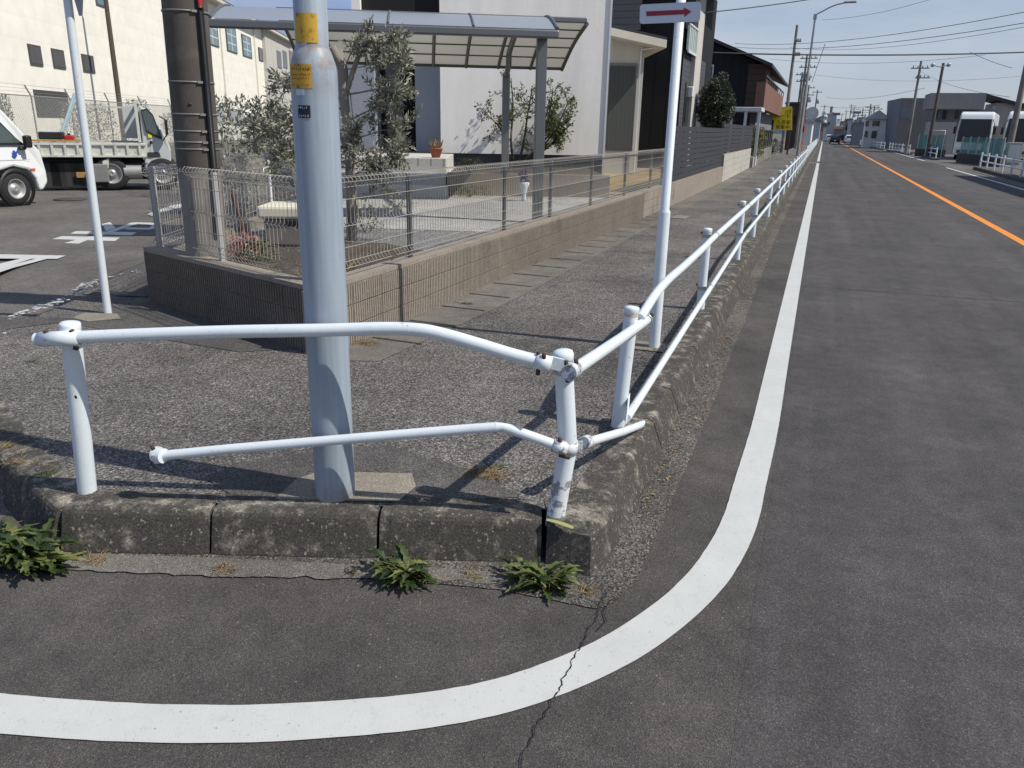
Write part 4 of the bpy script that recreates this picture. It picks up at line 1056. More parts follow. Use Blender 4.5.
# garden figurine / potted purple bloom on a white pedestal
fg = DP(524, 192, 14.2); fg.z = YZ
fig = thing('flower_stand', 'purple flowers in a white bowl beside the carport post', 'flower stand', fg)
za, zb, zc2 = zat(187, 14.2), zat(181, 14.2), zat(170, 14.2)
m = MB(); m.lathe([(0, 0), (.05, 0), (.035, .05), (.06, za-YZ), (.10, (zb-YZ)*.95), (.085, zb-YZ), (0, zb-YZ)], fg, 14); m.build('bowl', 'pale_film', fig)
lf = MB()
for k in range(90): leafq(lf, V((fg.x, fg.y, zb))+V((r.uniform(-.06, .06), r.uniform(-.06, .06), r.uniform(0, zc2-zb))), rvec(r), rvec(r), .06, .04)
lf.build('flowers', 'purple', fig)
# storage box with a cream lid
bx0 = G(278, 246, YZ)
stb = thing('storage_box', 'grey plastic garden storage box with a cream lid behind the mesh fence', 'storage box', bx0)
a = PY(262, 236, bx0.y); b_ = PY(318, 236, bx0.y); wdt = (b_.x-a.x)
zt1 = up(bx0, 218)
m = MB(); m.box(V(((a.x+b_.x)/2, bx0.y+.25, (YZ+zt1)/2)), (wdt, .5, zt1-YZ), (U, W, ZZ)); m.build('body', 'box_grey', stb, bevel=.03)
zt2 = up(bx0, 207)
m = MB(); m.box(V(((a.x+b_.x)/2-.01, bx0.y+.25, (zt1+zt2)/2+.01)), (wdt+.08, .58, zt2-zt1+.02), (U, W, ZZ)); m.build('lid', 'cream_lid', stb, bevel=.03)
m = MB(); m.box(V(((a.x+b_.x)/2+.12, bx0.y-.07, zt1-.03)), (.16, .03, .06), (U, W, ZZ)); m.build('handle', 'black', stb, bevel=.01)
# standpipe and brown stake
q = G(273, 225, YZ); tp_ = thing('garden_standpipe', 'white garden standpipe behind the storage box', 'standpipe', q)
m = MB(); m.tube([q, V((q.x, q.y, up(q, 160)))], .022, 10); m.build('pipe', 'white_plain', tp_)
m = MB(); zq = up(q, 168); m.tube([V((q.x, q.y, zq)), V((q.x, q.y-.1, zq)), V((q.x, q.y-.12, zq-.06))], .012, 8); m.build('tap', 'galv', tp_)
q = G(246, 240, YZ); q2 = PY(231, 190, q.y)
tag(MB().tube([q, q2], .022, 6).build('wooden_stake', 'wood_brown'), 'dark red-brown stake leaning beside the storage box', 'stake')
# garden plants
def shrub(name, label, cat, c, rad, h, n, leaf, mat, seed, group=None):
    r = random.Random(seed); m = MB(); c = V(c)
    for k in range(n):
        a = r.uniform(0, 6.28); q = r.uniform(0, 1)**.5*rad; z = r.uniform(0, 1)**.8*h
        p = c+V((math.cos(a)*q*(1-z/h*.4), math.sin(a)*q*(1-z/h*.4), z)); leafq(m, p, (rvec(r)+ZZ*.6+V((math.cos(a), math.sin(a), 0))*.5).normalized(), rvec(r), leaf*r.uniform(.5, 1.3), leaf*.35)
    for k in range(8):
        a = r.uniform(0, 6.28); m.tube([c-ZZ*.02, c+V((math.cos(a)*rad*.4, math.sin(a)*rad*.4, h*.7))], .005, 4)
    return tag(m.build(name, mat), label, cat, group)
shrub('flower_bush', 'low pink flowering bush behind the mesh fence beside the utility pole', 'bush', G(243, 262, YZ), .22, .26, 260, .05, 'flower', 3)
shrub('garden_plant', 'small green leafy plant growing at the foot of the pink bush', 'plant', G(257, 262, YZ), .2, .2, 260, .05, 'green_leaf', 5)
shrub('garden_plant', 'dry straw-coloured grass clump at the fence corner behind the steel pole', 'plant', V((-3.4, 5.1, YZ)), .25, .2, 200, .1, 'dry_leaf', 6)
shrub('garden_plant', 'low grey-green plant right of the olive trunk behind the mesh', 'plant', G(365, 232, YZ), .25, .3, 260, .06, 'olive_leaf', 8)
shrub('garden_plant', 'grey bushy plant between the stake and the white standpipe', 'plant', G(262, 205, YZ), .5, .9, 600, .07, 'olive_leaf', 9)
shrub('garden_plant', 'dark bushy plant behind the left part of the steel pole', 'plant', G(300, 200, YZ), .6, 1.0, 900, .07, 'dark_leaf', 10)
shrub('garden_plant', 'yellowish low plant in the block planter behind the carport posts', 'plant', DP(470, 172, 16)*1, .4, .25, 300, .06, 'mixed_leaf', 12)
shrub('garden_plant', 'sparse green tuft at the foot of the block planter', 'plant', V((*DP(470, 190, 14.9).xy, YZ)), .5, .2, 300, .06, 'green_leaf', 13)
# ================================================================ CARPORT
fpst = G(537, 223, YZ); rpst = G(504.5, 196, YZ)
cpt = thing('carport', 'grey aluminium carport with an arched translucent roof over the driveway', 'carport', V((fpst.x, fpst.y, YZ)))
CW_ = (rpst-fpst); CW_.z = 0; clen = CW_.length; CW_.normalize(); CU = V((CW_.y, -CW_.x, 0))
d_f = fpst.dot(CW_)
def CP(px, py, dist): return PL(px, py, CW_*(d_f+dist), CW_)
za = CP(559, 32, -.25).z
m = MB(); pz = up(fpst, 34); m.box(V((fpst.x, fpst.y, (YZ+pz)/2)), (.13, .13, pz-YZ), (CU, CW_, ZZ)); m.build('post', 'alu', cpt, bevel=.008)
rz_ = up(rpst, 74); m = MB(); m.box(V((rpst.x, rpst.y, (YZ+rz_)/2)), (.13, .13, rz_-YZ), (CU, CW_, ZZ)); m.build('post', 'alu', cpt, bevel=.008)
# near strip of roof: gutter, arched skin, ribs
g0 = CP(209, 26, -.25); g1 = CP(559, 32, -.25); zg = (g0.z+g1.z)/2; u0, u1 = g0.dot(CU), g1.dot(CU)
def cpt_pt(u_, dist, z): return CU*u_+CW_*(d_f+dist)+ZZ*z
m = MB(); m.box(cpt_pt((u0+u1)/2, -.25, zg), (u1-u0, .09, .10), (CU, CW_, ZZ)); m.build('gutter', 'alu', cpt, bevel=.02)
n_ = 10; arc = []
zc3 = CP(545, 17, .75).z-.0
for k in range(n_+1):
    t = k/n_; arc.append((-.25+1.15*t, zg+.06+(zc3-zg-.06)*math.sin(t*math.pi/2)))
m = MB()
for (a, za_), (b_, zb_) in zip(arc, arc[1:]):
    m.face([cpt_pt(u0, a, za_), cpt_pt(u1, a, za_), cpt_pt(u1, b_, zb_), cpt_pt(u0, b_, zb_)], 0, True)
m.build('roof_sheet', 'poly_smoke', cpt)
for i in range(5):
    uu = u1-.02-(u1-u0-.04)*i/4
    m = MB(); m.tube([cpt_pt(uu, a, z_+.01) for a, z_ in arc], .022 if i in (0, 4) else .014, 6); m.build('rib', 'alu', cpt)
# far wing: pale ribbed sheet sloping back behind, lying lower at its rear
dD = clen+.25; uD = CP(562, 68, dD)
lo_, hi_ = -.5, 5
for _ in range(40):
    md_ = (lo_+hi_)/2
    if CP(587, 22, md_).dot(CU) < uD.dot(CU): lo_ = md_
    else: hi_ = md_
dC = (lo_+hi_)/2; zC = CP(587, 22, dC).z; ua1 = uD.dot(CU)
print('carport', dC, zC, uD.z)
zD = uD.z; uL = CP(300, 66, dD).dot(CU); uL0 = u0+1.0
uR = max(ua1, uD.dot(CU))
arc2 = []
for k in range(11):
    t = k/10; arc2.append((dC+(dD-dC)*t, zC+(zD-zC)*t+.07*math.sin(t*math.pi)))
m = MB()
for (a, za_), (b_, zb_) in zip(arc2, arc2[1:]):
    m.face([cpt_pt(uL, a, za_), cpt_pt(uR, a, za_), cpt_pt(uR, b_, zb_), cpt_pt(uL, b_, zb_)], 0, True)
m.build('roof_sheet', 'poly', cpt)
m = MB(); m.box(cpt_pt((uL+uR)/2, dC, zC+.02), (uR-uL, .07, .08), (CU, CW_, ZZ)); m.build('gutter', 'alu', cpt, bevel=.015)
m = MB(); m.box(cpt_pt((uL+uR)/2, dD, zD-.01), (uR-uL, .05, .06), (CU, CW_, ZZ)); m.build('rear_edge_beam', 'alu_dark', cpt)
for i in range(9):
    uu = uR-(uR-uL)*i/8
    m = MB(); m.tube([cpt_pt(uu, a, z_-.03) for a, z_ in arc2], .035 if i == 0 else .03, 6); m.build('rafter', 'alu_dark', cpt)
for k in (2, 4, 6, 8):
    m = MB(); a, z_ = arc2[k]; m.tube([cpt_pt(uL, a, z_-.012), cpt_pt(uR, a, z_-.012)], .012, 5); m.build('purlin', 'alu_dark', cpt)
ur = rpst.dot(CU); m = MB(); m.tube([cpt_pt(ur, clen+.02, rz_-.06), cpt_pt(ur, clen-.4, rz_+.12)]+[cpt_pt(ur, a, z_-.06) for a, z_ in arc2[7::-1]]+[cpt_pt(ur, 0, pz-.03)], .05, 8); m.build('arm', 'alu', cpt)
# ================================================================ WHITE HOUSE
hd = HD
hp = DP(520, 160, hd)
hs_ = thing('white_house', 'white stucco house with a dark recessed entrance and vertical-ribbed black panel', 'house', V((hp.x, hp.y, YZ)))
zb_ = zat(153, hd)
m = MB(); ubox(m, 441, 602.5, hd, hd+5, zb_, 7.2); m.build('wall', 'stucco', hs_)
m = MB(); ubox(m, 360, 603, hd+.06, hd+4.9, YZ-.1, zb_); m.build('foundation', 'base_dark', hs_)
m = MB(); ubox(m, 602.5, 604.3, hd-.04, hd+5.02, YZ, 7.2); m.build('corner_trim', 'alu_white', hs_)
# recessed entrance: grey return wall, black door zone, upper ribbed panel
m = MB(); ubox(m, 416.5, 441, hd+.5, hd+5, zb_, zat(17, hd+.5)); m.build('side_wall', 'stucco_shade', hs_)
m = MB(); ubox(m, 300, 418, hd+1.2, hd+5, zb_, 3.9); m.build('entrance_recess', 'black_siding', hs_)
m = MB(); ubox(m, 388, 405, hd+1.17, hd+1.2, zb_, zb_+2.2); o = m.build('door', 'glass', hs_)
m = MB(); ubox(m, 403, 404, hd+1.12, hd+1.16, zb_+.9, zb_+1.4); m.build('handle', 'alu', o)
m = MB(); ubox(m, 366, 441, hd+.2, hd+5, 3.95, 7.2); m.build('upper_panel', 'black_ribs', hs_)
m = MB(); ubox(m, 358, 366, hd+.0, hd+5, 3.9, 7.2); m.build('pillar', 'stucco', hs_)
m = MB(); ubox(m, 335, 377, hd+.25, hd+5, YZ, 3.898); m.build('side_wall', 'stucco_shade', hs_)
# single-storey wing with the tall curtained window
wd = 24.0
m = MB(); ubox(m, 600, 637.5, wd, wd+5, YZ-.1, zat(36, wd, 635)); m.build('wing_wall', 'porch_wall', hs_)
wz0, wz1 = zat(149, wd, 620), zat(66, wd, 620)
m = MB(); ubox(m, 604, 631.5, wd-.06, wd-.003, wz0-.06, wz1+.08); o = m.build('window', 'alu', hs_)
m = MB(); ubox(m, 605.3, 630, wd-.075, wd-.062, wz0, wz1); m.build('pane', 'curtain_glass', o)
m = MB()
ea, eb = DP(609, 27, wd-.7), DP(667, 40, wd-.7); ec = DP(667, 40, wd-.7)
m.extrude([ea, eb, eb-ZZ*.20, ea-ZZ*.20], W*5.5); m.build('wing_roof', 'eave', hs_)
m = MB(); m.extrude([ea+ZZ*.003, eb+ZZ*.003, eb+ZZ*.07, ea+ZZ*.07], W*5.5); m.build('roof_edge', 'roof_dark', hs_)
m = MB(); e1_ = DP(655.5, 46, wd-.08); m.tube([DP(662, 44, wd-.6), DP(660, 47, wd-.1), DP(641.5, 50, wd-.08), V((*DP(641.5, 50, wd-.08).xy, YZ))], .035, 8); m.build('downpipe', 'alu_white', hs_)
# ================================================================ DARK FENCES ALONG THE FOOTWAY
def slat_fence(name, label, x0, y0, y1, z0, z1, n, x1=None):
    t = thing(name, label, 'fence', (x0, y0, K)); x1 = x0 if x1 is None else x1
    d = V((x1-x0, y1-y0, 0)).normalized(); nn = V((d.y, -d.x, 0)); L = math.hypot(x1-x0, y1-y0)
    h = (z1-z0)/n
    m = MB()
    for k in range(n): m.box(V(((x0+x1)/2, (y0+y1)/2, z0+h*(k+.5))), (L, .02, h-.012), (d, nn, ZZ))
    m.build('slat_panel', 'slat', t)
    for k in range(int(L/2)+1):
        m = MB(); m.box(V((x0, y0, (z0+z1)/2))+d*min(L, 2*k)-nn*.035, (.05, .045, z1-z0), (d, nn, ZZ)); m.build('post', 'slat', t)
    return t
YS1 = 16.45
t = slat_fence('slat_fence', 'taller charcoal horizontal slat fence on the tan wall beyond the mesh fence', -2.90, YS1, 26.0, .67, 1.80, 9)
tag(MB().prism([(-2.99, 16.32), (-2.85, 16.32), (-2.83, 26.0), (-2.97, 26.0)], K-.05, .655).build('block_wall', 'block'), 'tan block wall beneath the first charcoal slat fence', 'wall')
t = slat_fence('slat_fence', 'shorter darker slat fence above the pale block wall', -2.96, 26.2, 37.5, 1.05, 1.95, 7)
pbw = thing('block_wall', 'pale grey block wall under the shorter slat fence', 'wall', (-2.85, 26, K))
m = MB(); ribbed_wall(m, (-2.83, 26.05), (-2.95, 37.6), K-.02, 1.02, .14, ribs=False, course=.2); m.build('wall_face', ['block_pale', 'mortar'], pbw)
# ================================================================ DARK HOUSE (behind the slat fence)
XA = -4.6
yA = PX(681, 90, XA).y; yB = PX(703.5, 90, XA).y
dh = thing('dark_house', 'dark two-storey house with a pale green balcony panel and white corner column', 'house', (XA, yA, YZ))
xl = PY(608, 90, yA).x
m = MB(); m.prism([(xl, yA), (XA-.01, yA), (XA-.01, yA+7), (xl, yA+7)], YZ-.1, 6.6); m.build('wall', 'black_siding', dh)
m = MB(); m.prism([(XA-.005, yA-.03), (XA, yA-.03), (XA, yB), (XA-.005, yB)], YZ, up((XA, yA, 0), 50)); m.build('side_wall', 'grey_tile', dh)
q0, q1 = PY(611, 20, yA-.05), PY(641, 20, yA-.05)
m = MB(); m.prism([(q0.x-.6, yA-.08), (q1.x, yA-.08), (q1.x, yA-.005), (q0.x-.6, yA-.005)], up((q0.x, yA, 0), 31), 6.6); m.build('upper_cladding', 'grey_siding', dh)
yP = PX(697.5, 35, XA+.12).y; zb0, zb1 = up((XA, yA, 0), 50), up((XA, yA, 0), 25)
m = MB(); m.prism([(XA+.06, yA+.0), (XA+.12, yA+.0), (XA+.12, yP), (XA+.06, yP)], zb0, zb1); o = m.build('balcony_panel', 'green_glass', dh)
m = MB()
for k in range(6):
    y_ = yA+(yP-yA)*k/5; m.box((XA+.13, y_, (zb0+zb1)/2), (.03, .05, zb1-zb0+.05))
m.box((XA+.13, (yA+yP)/2, zb1+.03), (.05, yP-yA, .05)); m.box((XA+.13, (yA+yP)/2, zb0-.03), (.05, yP-yA, .08)); m.build('balcony_frame', 'alu_white', o)
m = MB(); yc_ = PX(698, 30, XA+.14).y; yd_ = PX(704, 30, XA+.14).y; m.prism([(XA-.1, yc_), (XA+.14, yc_), (XA+.14, yd_), (XA-.1, yd_)], YZ, 6.6); m.build('column', 'porch_wall', dh)
m = MB(); e0 = yA-.6; m.prism([(xl, e0), (XA+1.0, e0), (XA+1.0, yB+.9), (xl, yB+.9)], 6.6, [6.62, 6.62, 6.62, 6.62]); m.prism([(xl, e0), (XA+1.0, e0), (XA+1.0, yB+.9), (xl, yB+.9)], 6.622, 6.8); m.build('roof', 'roof_dark', dh)
wz = [PX(678, 80, XA), PX(690, 80, XA)]
ya_, yb_ = PX(684, 100, XA).y, PX(690, 100, XA).y
m = MB(); m.prism([(XA+.003, ya_), (XA+.04, ya_), (XA+.04, yb_), (XA+.003, yb_)], up((XA, ya_, 0), 126), up((XA, ya_, 0), 82)); o = m.build('window', 'alu_dark', dh)
m = MB(); m.prism([(XA+.042, ya_+.08), (XA+.048, ya_+.08), (XA+.048, yb_-.08), (XA+.042, yb_-.08)], up((XA, ya_, 0), 125), up((XA, ya_, 0), 84)); m.build('pane', 'glass', o)
m = MB(); q = PX(690.5, 92, XA+.1); m.box(q, (.2, .25, .35)); m.build('wall_lamp', 'white_plain', dh, bevel=.03)
# ================================================================ APARTMENT HOUSE with terracotta balcony
XB = -4.3
Yb0 = 44.0
ap_ = thing('apartment_house', 'black and brown two-storey apartment house with terracotta balcony', 'house', (XB, Yb0, K))
cx0, cx1 = PY(640, 90, Yb0).x, PY(753, 90, Yb0).x
zl0, zr0 = PY(703, 40, Yb0).z, PY(753, 62, Yb0).z
m = MB(); sl = (zr0-zl0)/(PY(753, 62, Yb0).x-PY(703, 40, Yb0).x); zL = zr0-sl*(cx1-cx0)
m.idx([(cx0, Yb0, 0), (cx1, Yb0, 0), (cx1, Yb0, zr0), (cx0, Yb0, zL), (cx0, Yb0+12, 0), (cx1, Yb0+12, 0), (cx1, Yb0+12, zr0-.2), (cx0, Yb0+12, zL)], [(0, 1, 2, 3), (5, 4, 7, 6), (1, 5, 6, 2), (4, 0, 3, 7)]); m.build('wall', 'black_siding', ap_)
p0 = PY(749, 64, Yb0-.1); p1 = PY(767, 66, Yb0-.1); p2 = PY(767, 108, Yb0-.1)
m = MB(); m.prism([(p0.x, Yb0-.12), (p1.x, Yb0-.12), (p1.x, Yb0+3), (p0.x, Yb0+3)], p2.z, p1.z+.1); m.build('brown_wall', 'brown_siding', ap_)
xb = p1.x
yb1 = PX(783, 100, xb+.05).y
m = MB(); m.prism([(xb-.4, Yb0-.2), (xb+.05, Yb0-.2), (xb+.05, yb1), (xb-.4, yb1)], PY(767, 109, Yb0-.2).z, PY(767, 82, Yb0-.2).z); m.build('balcony', 'terracotta', ap_)
m = MB(); zbt = PY(767, 82, Yb0-.2).z
for k in range(9): m.box((xb+.03, Yb0-.1+(yb1-Yb0)*k/8, zbt+.15), (.05, .05, .3))
m.box((xb+.03, (Yb0-.2+yb1)/2, zbt+.3), (.07, yb1-Yb0+.2, .06)); m.build('balcony_rail', 'alu_dark', ap_)
r0 = PY(703, 37, Yb0-.6); r1 = PY(768, 65, Yb0-.6)
sl2 = (r1.z-r0.z)/(r1.x-r0.x); xE = xb+.3
m = MB(); m.extrude([V((cx0, Yb0-.7, r1.z-sl2*(r1.x-cx0))), V((xE, Yb0-.7, r1.z+sl2*(xE-r1.x))), V((xE, Yb0-.7, r1.z+sl2*(xE-r1.x)+.15)), V((cx0, Yb0-.7, r1.z-sl2*(r1.x-cx0)+.15))], V((0, yb1-Yb0+1.2, 0))); m.build('roof', 'roof_dark', ap_)
m = MB(); m.prism([(p1.x-.45, Yb0+1.2), (p1.x-.4, Yb0+1.2), (p1.x-.4, yb1), (p1.x-.45, yb1)], zbt, r1.z-.15); m.build('upper_wall', 'beige', ap_)
m = MB(); m.prism([(p1.x-1.2, Yb0+3), (p1.x-.5, Yb0+3), (p1.x-.5, yb1-.5), (p1.x-1.2, yb1-.5)], 0, PY(767, 109, Yb0).z); m.build('ground_floor', 'far_dark', ap_)
for pxw in (706, 736):
    a = PY(pxw, 110, Yb0-.03)
q = PY(705.5, 67, Yb0-.02); m = MB(); m.box(PY(709, 72, Yb0-.03), (.45, .05, .7)); o = m.build('window', 'alu_white', ap_); m = MB(); m.box(PY(709, 72, Yb0-.07), (.3, .02, .55)); m.build('pane', 'glass', o)
# white patio cover beside it
pc = thing('patio_cover', 'small white-framed patio canopy behind the shorter slat fence', 'canopy', (-4.2, 38, K))
yq = 39.0
a, b_ = PY(725, 109, yq), PY(762, 109, yq)
m = MB(); m.box(V(((a.x+b_.x)/2, yq+.9, a.z)), (b_.x-a.x, 2.0, .18)); m.build('roof', 'alu_white', pc, bevel=.02)
for px in (732, 746, 759.5):
    q = PY(px, 112, yq); m = MB(); m.box(V((q.x, yq+.05, (K+a.z-.1)/2)), (.12, .12, a.z-.1-K)); m.build('post', 'alu_white', pc)
blob_tree('roadside_bush', 'yellow-green bush behind two white planters at the footway edge', 'bush', (-3.3, 40.5, K), .75, .85, 1.0, 2600, .12, 'mixed_leaf', seed=21)
for i, (y_, lb) in enumerate(((38.2, 'nearer white concrete planter box at the footway edge'), (39.6, 'farther white concrete planter box at the footway edge'))):
    t = thing('planter_box', lb, 'planter', (-3.0, y_, K)); m = MB(); m.box((-3.0, y_, K+.22), (.35, .55, .44)); m.build('box', 'block_pale', t, bevel=.02)
    m = MB(); m.box((-3.0, y_, K+.445), (.27, .47, .02)); m.build('soil', 'soil', t)
# mesh panelled concrete wall, grey posts
gw = thing('grille_wall', 'low concrete wall with grey mesh grille beyond the white planters', 'wall', (-3.1, 42, K))
m = MB(); m.prism([(-3.25, 42), (-3.1, 42), (-3.2, 58), (-3.35, 58)], K-.1, .8); m.build('base', 'concrete', gw)
m = MB()
for k in range(9):
    y_ = 42+2*k; m.box((-3.18-.1*k/8, y_, 1.3), (.07, .07, 1.1))
m.box((-3.24, 50, 1.82), (.05, 16, .06)); m.box((-3.24, 50, .88), (.05, 16, .06)); m.build('frame', 'alu_dark', gw)
m = MB(); m.prism([(-3.25, 42), (-3.23, 42), (-3.31, 58), (-3.33, 58)], .86, 1.8); m.build('grille', 'alu_dark', gw)
# yellow letting board
ys_ = thing('letting_board', 'yellow apartment letting board with dark red Japanese lettering', 'sign board', (-5, 62, K))
yy = 62.0
c0, c1, c2_, c3 = PY(769, 130, yy), PY(792, 130, yy), PY(792, 106.5, yy), PY(769, 107.5, yy)
m = MB(); m.extrude([c0, c1, c2_, c3], (0, .12, 0)); bd = m.build('board', 'yellow_sign', ys_)
m = MB(); q0, q1 = PY(767.5, 130, yy-.05), PY(774, 120, yy-.05); m.extrude([V((q0.x, yy-.05, q0.z)), V((q1.x, yy-.05, q0.z)), V((q1.x, yy-.05, q1.z)), V((q0.x, yy-.05, q1.z))], (0, .04, 0)); m.build('black_corner', 'black', bd)
def text(s, size, loc, mat, parent, rot=(math.pi/2, 0, 0), name='lettering', ext=.004, align='LEFT'):
    cu = bpy.data.curves.new('t', 'FONT'); cu.body = s; cu.size = size; cu.extrude = ext; cu.align_x = align
    ob = bpy.data.objects.new('t', cu); C.objects.link(ob); bpy.context.view_layer.update()
    dg = bpy.context.evaluated_depsgraph_get(); me = bpy.data.meshes.new_from_object(ob.evaluated_get(dg))
    bpy.data.objects.remove(ob); o = bpy.data.objects.new(name, me); me.materials.clear(); me.materials.append(M[mat]); C.objects.link(o)
    o.rotation_euler = rot; o.location = V(loc)-world_loc(parent); o.parent = parent; return o
hh = (c3.z-c0.z)
bdl = V((0, 0, 0))
def btext(s, size, px, py, mat):
    q = PY(px, py, yy-.02); o = text(s, size, (0, 0, 0), mat, ys_); o.location = V((q.x, q.y, q.z))-V(ys_.location); o.parent = ys_
btext('(付', .34, 785, 113.5, 'dark_red')
btext('アパート', .36, 769.5, 117.8, 'ink')
btext('入居者', .33, 776, 123.8, 'dark_red')
btext('募集中!', .33, 775, 128.8, 'dark_red')
btext('2', .5, 769.5, 127.5, 'sign_white')
for px in (771, 790):
    q = PY(px, 130, yy+.2); m = MB(); m.box(V((q.x, yy+.2, (K+c3.z)/2)), (.12, .12, c3.z-K)); m.build('post', 'alu_dark', ys_)
# ================================================================ WAREHOUSE
dW = ray(443, 127); dW.z = 0; dW.normalize(); nW = V((dW.y, -dW.x, 0))   # faces the street
w0 = V((-33.5, 21, 0))
def WP(px, py, off=0): return PL(px, py, w0+nW*off, nW)
wh = thing('warehouse', 'large cream metal-clad warehouse with small dark windows and a lean eave', 'warehouse', (w0.x, w0.y, K))
def wbox(mb, pa, pb, z0, z1, o0, o1, mi=0, ry=120):
    """box on the warehouse wall between picture columns, standing off o0..o1"""
    sa = (WP(pa, ry)-w0).dot(dW); sb = (WP(pb, ry)-w0).dot(dW)
    mb.box(w0+dW*(sa+sb)/2+nW*(o0+o1)/2+ZZ*(z0+z1)/2, (abs(sb-sa), abs(o1-o0), z1-z0), (dW, nW, ZZ), mi)
m = MB(); wbox(m, -90, 183, 0, 12.5, -14, 0); m.build('wall', 'cream', wh)
ze = WP(205, 3).z
m = MB(); wbox(m, 184, 285, 0, ze+.5, -10, -.02); m.build('wall', 'cream', wh)
m = MB(); wbox(m, -90, 183, WP(60, 66).z-.02, WP(60, 66).z+.03, 0.002, .03); m.build('wall_seam', 'base_dark', wh) if False else None
sa = (WP(184, 120)-w0).dot(dW); sb = (WP(292, 120)-w0).dot(dW)
m = MB(); m.box(w0+dW*(sa+sb)/2+nW*.45+ZZ*(ze+.45), (sb-sa, 1.0, .3), (dW, nW, ZZ)); m.build('eave', 'eave', wh)
m = MB(); pa = [w0+dW*sa+nW*1.0+ZZ*(ze+.62), w0+dW*sb+nW*1.0+ZZ*(ze+.62), w0+dW*sb-nW*5+ZZ*(ze+2.6), w0+dW*sa-nW*5+ZZ*(ze+2.6)]; m.extrude(pa, ZZ*.08); m.build('roof', 'sign_back', wh)
def wwin(x0, y0_, x1, y1_, mat='glass', fr='alu_dark', bars=0):
    a = WP((x0+x1)/2, y0_); b_ = WP((x0+x1)/2, y1_); rw = (y0_+y1_)/2; m = MB(); wbox(m, x0, x1, b_.z, a.z, .004, .05, ry=rw); o = m.build('window', fr, wh)
    m = MB(); s_ = .8; wbox(m, x0+s_, x1-s_, b_.z+.1, a.z-.1, .052, .06, ry=rw); m.build('pane', mat, o)
    if bars:
        m = MB()
        for k in range(1, bars): 
            xx = x0+(x1-x0)*k/bars; wbox(m, xx-.25, xx+.25, b_.z+.1, a.z-.1, .062, .08, ry=rw)
        for k in range(1, 3): zz_ = b_.z+(a.z-b_.z)*k/3; wbox(m, x0+s_, x1-s_, zz_-.05, zz_+.05, .0625, .075, ry=rw)
        m.build('glazing_bars', 'alu_white', o)
for w_ in ((28.5, 45, 41, 65.5), (52, 49.5, 64, 68.5), (82, 55, 93.5, 72.5)): wwin(*w_, mat='base_dark', fr='alu_dark')
wwin(35, 91, 68, 117, mat='curtain_glass'); wwin(95, -8, 103, 6, mat='glass_blue')
for w_ in ((205, 19, 217.5, 45), (226, 27, 236, 52), (242, 36, 251, 57)): wwin(*w_, mat='glass_blue', bars=2)
wwin(258.5, 48, 262.5, 61, mat='far_dark'); wwin(214, 107, 224, 122, mat='far_grey'); wwin(229, 109, 243, 124, mat='far_grey')
for px, y0_ in ((223, 10), (256, 30), (267, 38)):
    m = MB(); q = WP(px, 60, .08); m.tube([V((q.x, q.y, K)), V((q.x, q.y, WP(px, y0_).z))], .05, 6); m.build('downpipe', 'eave', wh)
# next building along the street, paler, with three openings
nb = thing('cream_annex', 'pale cream annex with three narrow dark windows behind the olive tree', 'building', WP(300, 120))
m = MB(); wbox(m, 268, 330, 0, WP(285, 42).z, -8, .35); m.build('wall', 'porch_wall', nb)
for x0 in (274, 280, 286.5):
    m = MB(); wbox(m, x0, x0+4, WP(x0, 66, .35).z, WP(x0, 49, .35).z, .36, .42, ry=58); m.build('window', 'far_dark', nb)
m = MB(); wbox(m, 266, 332, WP(285, 42).z, WP(285, 42).z+.25, -8, .8); m.build('roof', 'far_grey', nb)
# chain-link fence with barbed wire arms
cf0 = G(-40, 163, K); 
cfa = w0+nW*3.2-dW*6; cfd = dW
clf = thing('chain_link_fence', 'tall chain-link fence with barbed wire arms before the warehouse', 'fence', (cfa.x, cfa.y, K))
def CF(px, py): return PL(px, py, cfa, nW)
zf = CF(100, 101).z; 
cols = [(CF(x, 120)-cfa).dot(cfd) for x in (-60, -5, 35, 73, 111, 143, 172, 205, 240)]
for s in cols:
    m = MB(); p = cfa+cfd*s; m.tube([p+ZZ*K, p+ZZ*zf, p+ZZ*(zf+.42)-nW*.0-cfd*.42], .035, 7); m.build('post', 'galv', clf)
m = MB()
for k in range(3): m.tube([cfa+cfd*(cols[0]-.2-.14*k)+ZZ*(zf+.14*(k+1)), cfa+cfd*(cols[-1]-.14*(k+1))+ZZ*(zf+.14*(k+1))], .006, 4)
m.build('barbed_wire', 'galv', clf)
m = MB(); m.tube([cfa+cfd*cols[0]+ZZ*zf, cfa+cfd*cols[-1]+ZZ*zf], .024, 7); m.build('top_rail', 'galv', clf)
m = MB(); s = cols[0]; stp_ = .14; hgt = zf-K
while s < cols[-1]:
    for sg in (1, -1):
        a = cfa+cfd*s+ZZ*(K if sg > 0 else zf)+nW*.01*sg; e = s+hgt
        b_ = cfa+cfd*(s+hgt)+ZZ*(zf if sg > 0 else K)+nW*.01*sg
        m.tube([a, b_], .006, 3, cap=False)
    s += stp_
m.build('wire_mesh', 'galv', clf)
# brown pole beyond
q = PL(127, 160, cfa-nW*1.5, nW); q.z = K
t = thing('wooden_pole', 'thin brown timber pole rising against the warehouse wall', 'pole', q)
m = MB(); m.tube([q, V((q.x, q.y, 9.5))], [.16, .12], 10); m.build('shaft', 'bark_dark', t)
